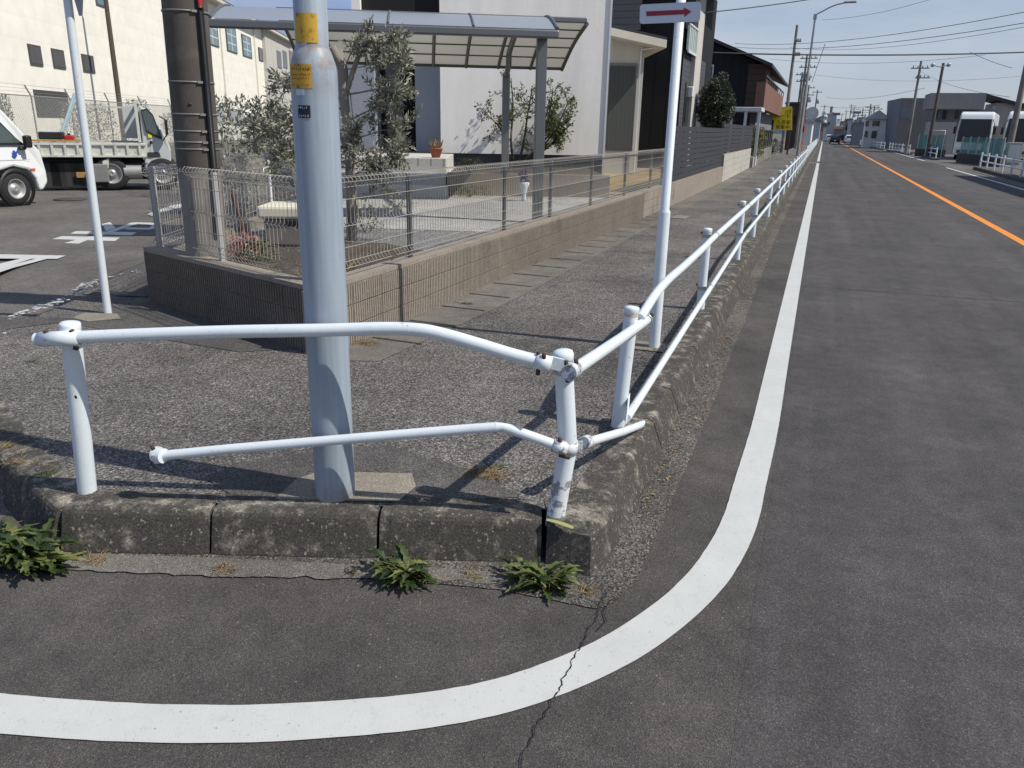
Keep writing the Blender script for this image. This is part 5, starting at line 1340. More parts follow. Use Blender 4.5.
# overgrowth along that fence
for i, (px, py, rd, h, mt, lb) in enumerate(((28, 128, .35, 2.4, 'olive_leaf', 'thin grey climber on the chain-link fence above the van'), (158, 104, 0, 0, '', ''), (92, 120, .9, 2.3, 'olive_leaf', 'grey scrub behind the flatbed truck'), (112, 120, 1.3, 2.3, 'olive_leaf', 'dense grey scrub behind the truck headboard'), (150, 105, 1.0, 2.7, 'dark_leaf', 'green bush topping the fence behind the truck cab'), (185, 120, 1.1, 2.0, 'olive_leaf', 'sparse grey scrub right of the truck behind the utility pole'))):
    if not h: continue
    q = CF(px, py); q = V((q.x, q.y, K))-nW*.8
    shrub('scrub', lb, 'bush', q, max(rd, .3), h, int(500+900*rd), .13, mt, 60+i)
for i, (px, d, h, rd, mt, lb) in enumerate(((238, 14, 1.9, .8, 'olive_leaf', 'pale scrub at the roadside between the utility pole and the steel pole'), (215, 18, 2.0, .9, 'olive_leaf', 'grey shrub beyond the garden fence right of the utility pole'), (275, 17, 1.6, .9, 'olive_leaf', 'low grey hedge plant far behind the storage box'))):
    q = G(px, 165, K); dd = V((q.x, q.y, 0)).normalized()*d; shrub('scrub', lb, 'bush', (dd.x, dd.y, K), rd, h, 900, .10, mt, 80+i)
# ================================================================ VEHICLES
def frame(o, fx): 
    fx = V(fx).normalized(); return (V(o), fx, ZZ.cross(fx), ZZ)
def L(fr, x, y, z): return fr[0]+fr[1]*x+fr[2]*y+fr[3]*z
def wheel(fr, x, y, r, w, root, side, rimr=.62, name='wheel'):
    c = L(fr, x, y, r); ax = fr[2]*side; m = MB()
    m.lathe([(r*rimr, -w/2), (r*.93, -w/2), (r, -w*.35), (r, w*.35), (r*.93, w/2), (r*rimr, w/2)], c, 28, axis=ax); o = m.build(name, 'rubber', root)
    m = MB(); m.lathe([(0, w*.30), (r*.12, w*.42), (r*.2, w*.38), (r*.28, w*.15), (r*.5, w*.1), (r*.56, w*.42), (r*rimr, w*.5), (r*rimr, -w*.4)], c, 20, axis=ax)
    m.build('rim', 'rim', o); return o
def loft(mb, fr, prof_lo, half, prof_hi_half=None, zt=None, mi=0):
    """side outline pushed out to +-half(z)"""
    n = len(prof_lo)
    a = [L(fr, x, -half(z), z) for x, z in prof_lo]; b_ = [L(fr, x, half(z), z) for x, z in prof_lo]
    mb.idx(a+b_, [tuple(range(n)), tuple(range(2*n-1, n-1, -1))]+[(i, n+i, n+(i+1) % n, (i+1) % n) for i in range(n)], mi)
# van: faces right across the picture; wheel at column 20
vw = G(19, 205, K); _r = ray(36, 150); _r.z = 0; _r.normalize(); VU = Matrix.Rotation(math.radians(40), 3, 'Z') @ V((_r.y, -_r.x, 0)); VW = ZZ.cross(VU); vfr = frame((vw.x, vw.y, K), VU)
van = thing('delivery_van', 'white van parked at the left edge with its black door mirror out', 'van', vw)
vs = .97
nose = (L(vfr, 0, 0, 0), )
xf = (PL(46.5, 180, vw, VW)-vw).dot(VU)
hv = lambda z: .84 if z < 1.0 else .84-(z-1.0)*.16
def off(fr, y): return (fr[0]+fr[2]*y, fr[1], fr[2], fr[3])
vf = off(vfr, .80)      # centre line lies behind the near wheels
zr_ = 1.93
prof = [(-3.1, .25), (-.48, .25), (-.44, .45), (-.30, .62), (0, .69), (.30, .62), (.42, .45), (.46, .24), (xf-.12, .24), (xf, .38), (xf+.0, .58), (xf-.06, .95), (xf-.18, 1.08), (xf-.50, 1.52), (xf-.78, zr_-.06), (xf-.98, zr_), (-3.0, zr_+.02), (-3.15, 1.6), (-3.2, .6)]
m = MB(); loft(m, vf, prof, hv); m.build('body', 'van_white', van, bevel=.04)
def vside(pts, y, mat, name, parent=van, ex=.012, fr=vf):
    m = MB(); q = [L(fr, x, -(hv(z)+y), z) for x, z in pts]; m.extrude(q, -fr[2]*ex); return m.build(name, mat, parent)
g_ = vside([(xf-1.55, 1.06), (xf-.36, 1.06), (xf-.50, 1.18), (xf-.78, 1.52), (xf-.92, 1.62), (xf-1.55, 1.64)], .002, 'black', 'door_window', ex=.006)
vside([(xf-1.50, 1.10), (xf-.42, 1.10), (xf-.56, 1.22), (xf-.82, 1.50), (xf-.95, 1.585), (xf-1.50, 1.60)], .010, 'car_glass', 'pane', g_, ex=.004)
vside([(xf-3.1, 1.08), (xf-1.65, 1.08), (xf-1.65, 1.62), (xf-3.1, 1.62)], .002, 'glass', 'side_window', ex=.006)
m = MB(); loft(m, vf, [(xf-.26, 1.10), (xf-.20, 1.09), (xf-.60, 1.52), (xf-.66, 1.52)], lambda z: .70-(z-1)*.12); m.build('windscreen', 'glass', van)
m = MB(); c = L(vf, xf-.40, -(.84+.12), 1.12); m.box(c, (.12, .12, .22), (vf[1], vf[2], ZZ)); m.box(L(vf, xf-.45, -(.84+.02), 1.0), (.14, .1, .06), (vf[1], vf[2], ZZ)); m.build('door_mirror', 'black', van, bevel=.03)
vside([(xf-.34, .60), (xf-.24, .60), (xf-.24, .64), (xf-.34, .64)], .002, 'orange_paint', 'side_marker', ex=.008)
vside([(xf-1.62, .40), (xf-1.61, .40), (xf-1.61, 1.64), (xf-1.62, 1.64)], .001, 'black', 'door_seam', ex=.003)
vside([(xf-.3, .80), (xf-1.6, .80), (xf-1.6, .805), (xf-.3, .805)], .001, 'steel_mid', 'panel_crease', ex=.003)
blu = paint('blue_emblem', (.02, .08, .42), .4); M['blu'] = blu
ex_, ez_ = xf-.60, .90
vside([(ex_+a*.85, ez_+b_*.75) for a, b_ in ((-.01, -.08), (.045, -.03), (.03, .0), (.075, .05), (.06, .09), (.015, .05), (-.01, .095), (-.05, .08), (-.04, .03), (-.07, -.01), (-.05, -.06))], .006, 'blu', 'emblem', ex=.01)
vside([(xf-1.75, .9), (xf-1.66, .9), (xf-1.66, .98), (xf-1.75, .98)], .002, 'black', 'door_handle', ex=.02)
for x_ in (0, -2.3):
    for sd_, yy_ in ((1, -.02), (-1, 1.55)): wheel(vfr, x_, yy_+.08, .29, .17, van, -1 if sd_ > 0 else 1)
m = MB(); 
for x_ in (0,): m.lathe([(.30, -.02), (.36, -.02), (.36, .0), (.30, 0)], L(vfr, x_, -.045, .30), 24, axis=-vfr[2])
m.build('wheel_arch', 'black', van)
m = MB(); tc = L(vf, xf-1.02, -.35, 1.13); m.lathe([(.17, -.01), (.185, 0), (.17, .01), (.155, 0), (.17, -.01)], tc, 20, axis=vf[1]*-.9+ZZ*.5); m.box(L(vf, xf-.6, 0, 1.03), (.4, 1.3, .14), (vf[1], vf[2], ZZ)); m.build('steering_wheel', 'black', van)
# flatbed truck: rear wheel at column 113
tw_ = G(114, 190, K); _r = ray(158, 150); _r.z = 0; _r.normalize(); TU = Matrix.Rotation(math.radians(-1), 3, 'Z') @ V((_r.y, -_r.x, 0)); TW = ZZ.cross(TU); tf = frame((tw_.x, tw_.y, K), TU)
trk = thing('flatbed_truck', 'dirty white drop-side truck parked behind the white van', 'truck', tw_)
def TX(px): return (PL(px, 150, tw_, TW)-tw_).dot(TU)
def TZ(py): return PL(100, py, tw_, TW).z-K
xb0, xb1 = TX(33), TX(146)
z1_, z2_ = TZ(157.5), TZ(142)
m = MB(); m.box(L(tf, (xb0+xb1)/2, -.0+.02, (z1_+z2_)/2), (xb1-xb0, .04, z2_-z1_-.02), (tf[1], tf[2], ZZ))
for k in range(9):
    xx = xb0+(xb1-xb0)*(k+.5)/9; m.box(L(tf, xx, -.02, (z1_+z2_)/2-.0), (.05, .035, z2_-z1_-.06), (tf[1], tf[2], ZZ))
m.box(L(tf, (xb0+xb1)/2, -.02, z2_-.05), (xb1-xb0, .04, .04), (tf[1], tf[2], ZZ)); m.box(L(tf, (xb0+xb1)/2, -.02, z1_+.03), (xb1-xb0, .04, .04), (tf[1], tf[2], ZZ))
m.build('drop_side', 'truck_white', trk)
m = MB(); m.box(L(tf, (xb0+xb1)/2, 1.72, (z1_+z2_)/2), (xb1-xb0, .04, z2_-z1_), (tf[1], tf[2], ZZ)); m.build('drop_side', 'truck_white', trk)
m = MB(); m.box(L(tf, (xb0+xb1)/2, .87, z1_+.03), (xb1-xb0-.02, 1.6, .06), (tf[1], tf[2], ZZ)); m.build('load_floor', 'steel_dark', trk)
xo = TX(82); m = MB(); m.box(L(tf, (xb0+xo)/2, .02, z2_+.02), (xo-xb0, .07, .035), (tf[1], tf[2], ZZ)); m.build('side_capping', 'plywood', trk)
m = MB(); m.box(L(tf, (xb0+TX(140))/2, .5, z1_-.12), (TX(140)-xb0, .12, .14), (tf[1], tf[2], ZZ)); m.box(L(tf, (xb0+TX(140))/2, 1.2, z1_-.12), (TX(140)-xb0, .12, .14), (tf[1], tf[2], ZZ))
for xx in (TX(45), TX(62), TX(82)): m.box(L(tf, xx, .6, z1_-.38), (.62, .9, .5), (tf[1], tf[2], ZZ))  # dark boxes added below the beams, standing in for shade under the bed
m.box(L(tf, TX(128), .9, z1_-.3), (1.0, 1.2, .4), (tf[1], tf[2], ZZ))
m.build('chassis_and_shade', 'steel_dark', trk)
m = MB(); m.box(L(tf, TX(85), .08, TZ(175)), (.5, .04, .12), (tf[1], tf[2], ZZ)); m.build('side_guard', 'plywood', trk)
m = MB(); m.box(L(tf, TX(97), .05, TZ(173)), (.34, .3, .4), (tf[1], tf[2], ZZ)); m.build('toolbox', 'steel_mid', trk, bevel=.02)
m = MB(); m.tube([L(tf, TX(121), .15, TZ(172)), L(tf, TX(139), .15, TZ(172))], .17, 16); m.build('fuel_tank', 'galv', trk)
m = MB(); m.extrude([L(tf, TX(100), .0, TZ(171)), L(tf, TX(106), .0, TZ(168)), L(tf, TX(108), .0, TZ(158)), L(tf, TX(101), .0, TZ(161))], tf[2]*.3); m.build('mudguard', 'truck_white', trk)
for x_, r_ in ((0, .36), (TX(160), .36)):
    wheel(tf, x_, .12, r_, .22, trk, -1); wheel(tf, x_, 1.55, r_, .22, trk, 1)
# headboard and its wire guard, grey sheet
zh = TZ(101)
m = MB(); xh = TX(141)
for yy_ in (.03, 1.68): m.box(L(tf, xh, yy_, (z2_+zh)/2), (.06, .06, zh-z2_), (tf[1], tf[2], ZZ))
m.box(L(tf, xh, .87, zh), (.06, 1.7, .05), (tf[1], tf[2], ZZ)); m.box(L(tf, (TX(88)+xh)/2, 1.66, zh-.1), (xh-TX(88), .05, .04), (tf[1], tf[2], ZZ))
m.build('headboard_frame', 'truck_white', trk)
m = MB(); m.box(L(tf, xh, .87, (z2_+zh)/2-.1), (.02, 1.6, zh-z2_-.3), (tf[1], tf[2], ZZ)); m.build('headboard', 'truck_white', trk)
m = MB(); m.extrude([L(tf, TX(124), 1.4, TZ(139)), L(tf, TX(140), 1.4, TZ(139)), L(tf, TX(140), 1.4, TZ(104)), L(tf, TX(124), 1.4, TZ(105))], tf[2]*.02); m.build('grey_sheet', 'truck_cab', trk)
# cab
xc0, xc1 = TX(143), TX(170.5)
hc = lambda z: .84-(max(0, z-1.35))*.12
cf = off(tf, .86)
pr_ = [(xc0, TZ(178)), (xc0+.2, TZ(178)), (xc1-.35, TZ(163)), (xc1-.02, TZ(168)), (xc1, TZ(150)), (xc1-.06, TZ(138)), (xc1-.16, TZ(128)), (xc1-.42, TZ(108)), (xc1-.52, TZ(105)), (xc0+.02, TZ(104))]
m = MB(); loft(m, cf, pr_, hc); m.build('cab', 'truck_cab', trk, bevel=.03)
def cside(pts, y, mat, name, parent=trk, ex=.01):
    m = MB(); q = [L(cf, x, -(hc(z)+y), z) for x, z in pts]; m.extrude(q, -cf[2]*ex); return m.build(name, mat, parent)
wdw = cside([(TX(145.5), TZ(109)), (TX(152), TZ(107)), (TX(157.5), TZ(114)), (TX(163.5), TZ(139)), (TX(156), TZ(136)), (TX(148), TZ(131))], .002, 'black', 'door_window')
cside([(TX(146.5), TZ(110.5)), (TX(151.7), TZ(108.7)), (TX(156.6), TZ(115)), (TX(161.5), TZ(136)), (TX(156), TZ(133.8)), (TX(149), TZ(129.5))], .014, 'car_glass', 'pane', wdw, ex=.004)
cside([(TX(150), TZ(137)), (TX(153.5), TZ(137)), (TX(153.5), TZ(133.5)), (TX(150), TZ(133.5))], .002, 'yellow_sign', 'door_sticker', ex=.004)
cside([(TX(150.5), TZ(143.5)), (TX(153), TZ(143.5)), (TX(153), TZ(140.5)), (TX(150.5), TZ(140.5))], .002, 'black', 'door_handle', ex=.02)
cside([(TX(147), TZ(157)), (TX(160), TZ(157)), (TX(159), TZ(152)), (TX(147), TZ(152))], .002, 'steel_dark', 'step_recess', ex=.006)
m = MB(); c = L(cf, TX(169), -1.02, TZ(126)); m.box(c, (.06, .14, .32), (cf[1], cf[2], ZZ)); m.tube([L(cf, TX(163), -.8, TZ(115)), c+ZZ*.16, c-ZZ*.16, L(cf, TX(164), -.82, TZ(140))], .014, 6); m.build('door_mirror', 'black', trk)
# load on the bed
t = thing('tool_crate', 'black crate lying on the rear of the truck bed', 'crate', L(tf, TX(52), .5, z2_))
m = MB(); m.box(L(tf, TX(52), .35, z2_+.12), (TX(64)-TX(40), .5, .16), (tf[1], tf[2], ZZ)); m.build('box', 'black', t, bevel=.02)
m = MB(); m.box(L(tf, TX(52), .35, z2_+.215), (.25, .4, .03), (tf[1], tf[2], ZZ)); m.build('lid_insert', 'white_plain', t)
t = thing('red_can', 'small red can beside the black crate on the truck bed', 'can', L(tf, TX(69), .4, z2_))
m = MB(); m.box(L(tf, TX(69), .4, z2_+.07), (.2, .25, .12), (tf[1], tf[2], ZZ)); m.build('body', 'red', t, bevel=.02)
m = MB(); m.tube([L(tf, TX(69), .4, z2_+.12), L(tf, TX(69), .4, z2_+.17)], .03, 8); m.build('cap', 'black', t)
t = thing('ladder', 'pale blue ladder leaning up from the truck bed behind the sign post', 'ladder', L(tf, TX(58), .9, z2_))
a, b_ = L(tf, TX(54), .9, z2_-.05), L(tf, TX(79), .9, TZ(93))
for k, nm in ((0, 'rail'), (.32, 'rail')):
    m = MB(); m.tube([a+tf[2]*k, b_+tf[2]*k], .035, 6); m.build(nm, 'ladder', t)
m = MB()
for k in range(7): q = a.lerp(b_, (k+.5)/7); m.tube([q, q+tf[2]*.32], .016, 5)
m.build('rungs', 'ladder', t)
# ================================================================ RIGHT SIDE
def gfar(px, y): 
    q = PY(px, 150, y); return V((q.x, y, 0))
# guardrails on the right
def rail_px(xs, ybase, label, n, zt_=.8, isl=True):
    a = G(xs[0], ybase[0], .1); b_ = G(xs[1], ybase[1], .1)
    r = thing('pipe_guardrail', label, 'guardrail', a)
    for i in range(n):
        p = a.lerp(b_, i/(n-1)); m = MB(); m.tube([p-ZZ*.1, p+ZZ*zt_], .045, 8); m.build('post', 'white_pipe', r)
    for z_ in (.66, .34):
        m = MB(); m.tube([a+ZZ*z_, b_+ZZ*z_], .034, 8); m.build('rail', 'white_pipe', r)
    if isl:
        d = (b_-a).normalized(); nn = V((-d.y, d.x, 0)); m = MB()
        m.box((a+b_)/2-ZZ*.05, ((b_-a).length+.8, .5, .16), (d, nn, ZZ)); struct(m.build('kerb_island', 'foot_patch', bevel=.03))
    return r
rail_px((979.5, 1060), (167.5, 188), 'white pipe guardrail before the green net fence at the right edge', 9)
rail_px((925, 935.5), (156, 158.5), 'short white pipe guardrail on its own island near the buses', 3)
rail_px((860, 884), (145.2, 149), 'far white pipe guardrail before the dark grey building', 9)
rail_px((889, 909), (150, 153.5), 'middle white pipe guardrail right of the road', 7)
# buses
def bus(pxl, pxr, pyt, label, hx=None):
    Yb = 68.0; a = PY(pxl, 150, Yb); b_ = PY(pxr, 150, Yb); w = b_.x-a.x; cx = (a.x+b_.x)/2; top = PY(970, pyt, Yb).z
    r = thing('coach_bus', label, 'bus', (cx, Yb, 0), 'parked coaches')
    fx_ = (Matrix.Rotation(math.radians(-3), 3, 'Z') @ V((-cx, -Yb, 0)).normalized()); fr = (V((cx, Yb, 0)), fx_, ZZ.cross(fx_), ZZ); hb = lambda z: w/2 if z < top*.55 else w/2-(z-top*.55)*.06
    prof = [(-11, .35), (-.05, .35), (0, .5), (0, 1.3), (-.03, 2.0), (-.12, top-.5), (-.28, top-.18), (-.6, top), (-11, top)]
    m = MB(); loft(m, fr, prof, hb); m.build('body', 'van_white', r, bevel=.1)
    m = MB()
    wy = [(.0, 1.3), (-.03, 2.0), (-.11, top-.52)]
    wpts = [L(fr, .04+x, s*(hb(z)-.12), z) for s in (-1,) for x, z in wy]+[L(fr, .04+x, (hb(z)-.12), z) for x, z in wy[::-1]]
    m.extrude(wpts, fx_*.02); m.build('windscreen', 'bus_glass', r)
    m = MB(); m.box(L(fr, .01, 0, .62), (.04, w*.8, .22), (fr[1], fr[2], ZZ)); m.build('grille', 'alu_dark', r)
    for s in (-1, 1):
        m = MB(); m.box(L(fr, .03, s*w*.36, .82), (.05, .4, .18), (fr[1], fr[2], ZZ)); m.build('headlight', 'pale_film', r, bevel=.03)
        m = MB(); q = L(fr, .12, s*(w/2+.12), 2.1); m.box(q, (.1, .16, .5), (fr[1], fr[2], ZZ)); m.tube([q+ZZ*.25, L(fr, -.1, s*(w/2-.1), 2.9)], .025, 5); m.build('mirror', 'black', r)
        m = MB(); m.box(L(fr, -5.5, s*(w/2+.0), 2.1), (9.5, .03, .8), (fr[1], fr[2], ZZ)); m.build('side_window', 'glass', r)
        for xx in (-2.2, -8):
            wheel(fr, xx, s*(w/2-.16), .48, .28, r, s)
    m = MB(); m.box(L(fr, .025, 0, 1.0), (.02, .44, .22), (fr[1], fr[2], ZZ)); m.build('number_plate', 'pale_film', r)
    return r
bus(953, 988.5, 111.5, 'left white coach parked nose to the road beside the grey building')
bus(1000.5, 1040, 110.5, 'right white coach half hidden by the utility pole at the right edge')
# green net fences
def netmat():
    m, t, b = nt('green_mesh_net'); c = co(t)
    b.inputs['Base Color'].default_value = (.06, .26, .24, 1); b.inputs['Roughness'].default_value = .8
    tp = N(t, 'ShaderNodeBsdfTransparent'); mx = N(t, 'ShaderNodeMixShader')
    ck = N(t, 'ShaderNodeTexNoise'); ck.inputs['Scale'].default_value = 1.1; t.links.new(c, ck.inputs['Vector'])
    rg = ramp(t, ck.outputs[0], [(.3, g3(.6)), (.7, g3(.9))]); t.links.new(rg, mx.inputs[0])
    t.links.new(tp.outputs[0], mx.inputs[1]); t.links.new(b.outputs[0], mx.inputs[2]); t.links.new(mx.outputs[0], t.nodes['Material Output'].inputs[0]); return m
M['net_green'] = netmat()
def net(px0, px1, Y0, Y1, zt_, label, n=5):
    a = gfar(px0, Y0); b_ = gfar(px1, Y1); r = thing('net_fence', label, 'fence', a); d = (b_-a).normalized(); nn = V((-d.y, d.x, 0))
    m = MB(); m.box((a+b_)/2+ZZ*.3, ((b_-a).length, .4, .6), (d, nn, ZZ)); m.build('base', 'steel_dark', r)
    seg = 24; m = MB()
    for k in range(seg):
        p = a.lerp(b_, k/seg); q = a.lerp(b_, (k+1)/seg); m.face([p+ZZ*.6+nn*math.sin(k*2)*.04, q+ZZ*.6+nn*math.sin(k*2+2)*.04, q+ZZ*zt_+nn*math.sin(k*2+2)*.04, p+ZZ*zt_+nn*math.sin(k*2)*.04])
    m.build('net', 'net_green', r)
    for k in range(n):
        p = a.lerp(b_, k/(n-1)); m = MB(); m.tube([p, p+ZZ*(zt_+.05)], .05, 6); m.build('post', 'galv', r)
net(961, 1003, 62, 55, 1.62, 'long green net fence on a dark base in front of the coaches', 6)
net(917, 944, 78, 76, 1.75, 'smaller green net enclosure left of the coaches', 4)
t = thing('goal_frame', 'white pipe frame standing above the green net enclosure', 'frame', gfar(929, 75)); m = MB(); a = gfar(928, 75); b_ = gfar(942, 75)
m.tube([a, a+ZZ*2.1, b_+ZZ*2.1, b_], .04, 6); m.build('pipe', 'white_plain', t)
# white box unit at right by the pole
t = thing('utility_cabinet', 'pale grey utility cabinet at the foot of the right-hand pole', 'cabinet', gfar(1012, 56)); a = gfar(1006, 56); b_ = gfar(1021, 56)
m = MB(); m.box((a+b_)/2+ZZ*.75, (b_.x-a.x, .7, 1.3), None); m.build('body', 'beige', t, bevel=.03); m = MB(); m.box((a+b_)/2+ZZ*.75+V((0, -.36, 0)), ((b_.x-a.x)*.8, .02, 1.0)); m.build('door', 'far_pale', t)
# buildings right
def pbox(name, label, cat, parts):
    f = None
    for (nm, mt, x0, x1, yt, Y, dp, z0) in parts:
        a = PY(x0, 150, Y); b_ = PY(x1, 150, Y); zt_ = PY((x0+x1)/2, yt, Y).z
        if f is None: f = thing(name, label, cat, (a.x, Y, 0))
        m = MB(); m.prism([(a.x, Y), (b_.x, Y), (b_.x+dp*.0, Y+dp), (a.x, Y+dp)], z0 if z0 >= 0 else 0, zt_); m.build(nm, mt, f)
    return f
Ya = 112
t = pbox('dark_grey_building', 'plain dark warm-grey building with slanted left end beyond the guardrail', 'building', [('wall', 'warm_grey', 893, 929, 98, Ya, 5, 0)])
a = PY(884, 150, Ya+6); b_ = PY(893, 150, Ya); m = MB()
tl = PY(887, 101, Ya+6).z; tr2 = PY(893, 98, Ya).z
a2 = PY(887.5, 101, Ya+6)
m.idx([(a.x, Ya+6, 0), (b_.x, Ya-.01, 0), (b_.x, Ya-.01, tr2), (a2.x, Ya+6, tl)], [(0, 1, 2, 3)]); m.build('side_wall', 'far_dark', t)
m = MB(); a, b_ = PY(900, 118, Ya-.05), PY(912, 108, Ya-.05); m.box((a+b_)/2, (b_.x-a.x, .08, b_.z-a.z)); m.build('window', 'far_dark', t)
t = pbox('coach_depot', 'grey depot building with an overhanging upper slab behind the coaches', 'building', [('wall', 'far_dark', 930, 987, 109, 92, 3, 0), ('low_wall', 'beige', 923.5, 952, 122, 88, 2, 0)])
a, b_ = PY(929, 93, 90), PY(987, 93, 90); zz0 = PY(950, 109, 90).z
m = MB(); m.idx([(PY(928.5, 108, 90).x, 90, zz0), (b_.x, 90, zz0), (b_.x, 90, b_.z), (PY(931, 94, 90).x, 90, b_.z), (PY(928.5, 108, 90).x, 95, zz0), (b_.x, 95, zz0), (b_.x, 95, b_.z), (PY(931, 94, 90).x, 95, b_.z)], [(0, 1, 2, 3), (1, 5, 6, 2), (3, 2, 6, 7), (4, 0, 3, 7), (1, 0, 4, 5), (5, 4, 7, 6)]); m.build('upper_slab', 'warm_grey_light', t)
for x0 in (933, 942, 955, 968):
    m = MB(); a, b_ = PY(x0, 119, 91.9), PY(x0+5, 111, 91.9); m.box((a+b_)/2, (b_.x-a.x, .1, b_.z-a.z)); m.build('window', 'glass', t)
t = pbox('beige_shed', 'beige shed with a sloping dark roof behind the coaches', 'building', [('wall', 'beige', 987, 1060, 103, 97, 6, 0)])
a, b_ = PY(985, 97, 96.5), PY(1062, 118, 96.5)
m = MB(); m.extrude([a, b_, b_+ZZ*.35, a+ZZ*.35], (0, 6, 0)); m.build('roof', 'roof_dark', t)
m = MB(); a, b_ = PY(989, 140, 96.9), PY(993, 106, 96.9); m.box((a+b_)/2, (b_.x-a.x, .1, b_.z-a.z)); m.build('door', 'far_grey', t)
t = thing('added_shadow_house', 'plain beige house added unseen off the right edge to shade the road', 'house', (10.6, 28, 0))  # unseen house added off frame so its shadow falls across the road
m = MB(); m.prism([(11.2, 28), (19, 28), (19, 41), (11.2, 41)], 0, 5.6); m.build('wall', 'beige', t)
m = MB(); m.prism([(10.8, 27.6), (19.4, 27.6), (19.4, 41.4), (10.8, 41.4)], 5.602, 5.9); m.build('roof', 'roof_dark', t)
m = MB(); m.prism([(11.17, 30), (11.198, 30), (11.198, 33), (11.17, 33)], 1, 2.6); m.build('window', 'glass', t)
m = MB(); m.prism([(11.17, 36), (11.198, 36), (11.198, 37), (11.17, 37)], 0, 2.1); m.build('door', 'far_grey', t)
# far houses left and right of the road
def simple_house(label, x0, x1, ytop, yeave, Y, wall, roof, dp=14, win=(), cat='house', name='town_house', shop=None):
    a = PY(x0, 150, Y); b_ = PY(x1, 150, Y); ze_ = PY((x0+x1)/2, yeave, Y).z; zr2 = PY((x0+x1)/2, ytop, Y).z
    f = thing(name, label, cat, (a.x, Y, 0)); cx = (a.x+b_.x)/2
    m = MB(); m.prism([(a.x, Y), (b_.x, Y), (b_.x, Y+dp), (a.x, Y+dp)], 0, ze_); m.build('wall', wall, f)
    e = .35
    if zr2 > ze_+.3:
        m = MB(); m.extrude([V((a.x-e, Y-.4, ze_)), V((b_.x+e, Y-.4, ze_)), V((cx, Y-.4, zr2))], (0, dp+.8, 0)); m.build('roof', roof, f)
    else:
        m = MB(); m.box((cx, Y+dp/2, ze_+.1), (b_.x-a.x+.3, dp+.3, .2)); m.build('roof', roof, f)
    for (wx0, wx1, wy0, wy1) in win:
        a_, c_2 = PY(wx0, wy1, Y-.05), PY(wx1, wy0, Y-.05); m = MB(); m.box((a_+c_2)/2, (c_2.x-a_.x, .08, c_2.z-a_.z)); m.build('window', 'glass', f)
    return f
simple_house('cream two-storey house with antennas left of the dark grey building', 862, 884, 110, 119, 118, 'far_pale', 'far_grey', dp=5, win=((865, 869, 121, 126), (872, 880, 121, 126), (864, 868, 131, 137), (871, 877, 131, 138)))
simple_house('dark low house between the cream house and the road', 852, 861, 121, 123, 140, 'far_dark', 'far_dark')
simple_house('dark far shop row on the right of the road', 843, 852, 122, 125, 190, 'far_dark', 'far_dark', win=((845, 848, 127, 130),))
f_ = simple_house('low dark shop with an orange fascia at the end of the road', 831.5, 844, 125.5, 126.5, 260, 'far_dark', 'far_pale')
a, b_ = PY(832, 129, 259.7), PY(843, 126.3, 259.7); m = MB(); m.box((a+b_)/2, (b_.x-a.x, .3, b_.z-a.z)); m.build('fascia', 'far_orange', f_)
simple_house('tall pale sign tower beside the orange shop', 832.5, 836, 119, 119.5, 262, 'far_pale', 'far_pale', dp=3, name='sign_tower', cat='tower')
simple_house('hazy brown mid-rise at the end of the road', 823, 832, 112, 114, 300, 'far_grey', 'far_grey', win=((825, 827, 117, 120), (828, 830, 122, 125)))
simple_house('reddish distant building left of the mid-rise', 817, 824, 122, 124, 230, 'far_red', 'far_dark')
simple_house('thin rooftop mast building in the haze', 824.5, 827, 106, 107, 310, 'far_red', 'far_pale', dp=5, name='chimney_tower', cat='tower')
simple_house('dark flat-roofed house beyond the yellow letting board', 781, 799, 103, 104, 92, 'brown_siding', 'roof_dark', dp=5, win=((793, 796, 116, 124),))
simple_house('pale low house behind the traffic mirror', 800, 809, 118, 122, 120, 'far_pale', 'far_grey', win=((802, 805, 126, 132),))
simple_house('grey distant row on the left of the road', 808, 817, 118, 121, 160, 'far_grey', 'far_dark', win=((810, 813, 125, 129),))
rf = random.Random(5)
def clutter(x0, x1, n, ylo, yhi, Ylo, Yhi, side):
    for k in range(n):
        px = x0+(x1-x0)*(k+.5)/n+rf.uniform(-.8, .8); wd_ = rf.uniform(2.5, 5); yt = rf.uniform(ylo, yhi); Y = rf.uniform(Ylo, Yhi)
        kind = rf.choice(['far_grey', 'far_pale', 'far_dark', 'far_red'])
        f_ = simple_house('small hazy building in the %s skyline at the far end of the road' % side, px-wd_/2, px+wd_/2, yt-1.5, yt, Y, kind, 'far_dark', dp=6, win=((px-1, px+.3, yt+2, yt+4),), name='distant_building', cat='building'); f_['group'] = 'hazy buildings in the %s skyline' % side
clutter(803, 823, 7, 117, 127, 130, 260, 'left')
clutter(842, 862, 7, 118, 127, 170, 300, 'right')
# white parked car nose and dark hedge near the board
blob_tree('roadside_bush', 'low dark bush under the yellow letting board', 'bush', (-3.6, 66, K), .7, .55, .5, 700, .14, 'dark_leaf', seed=31)
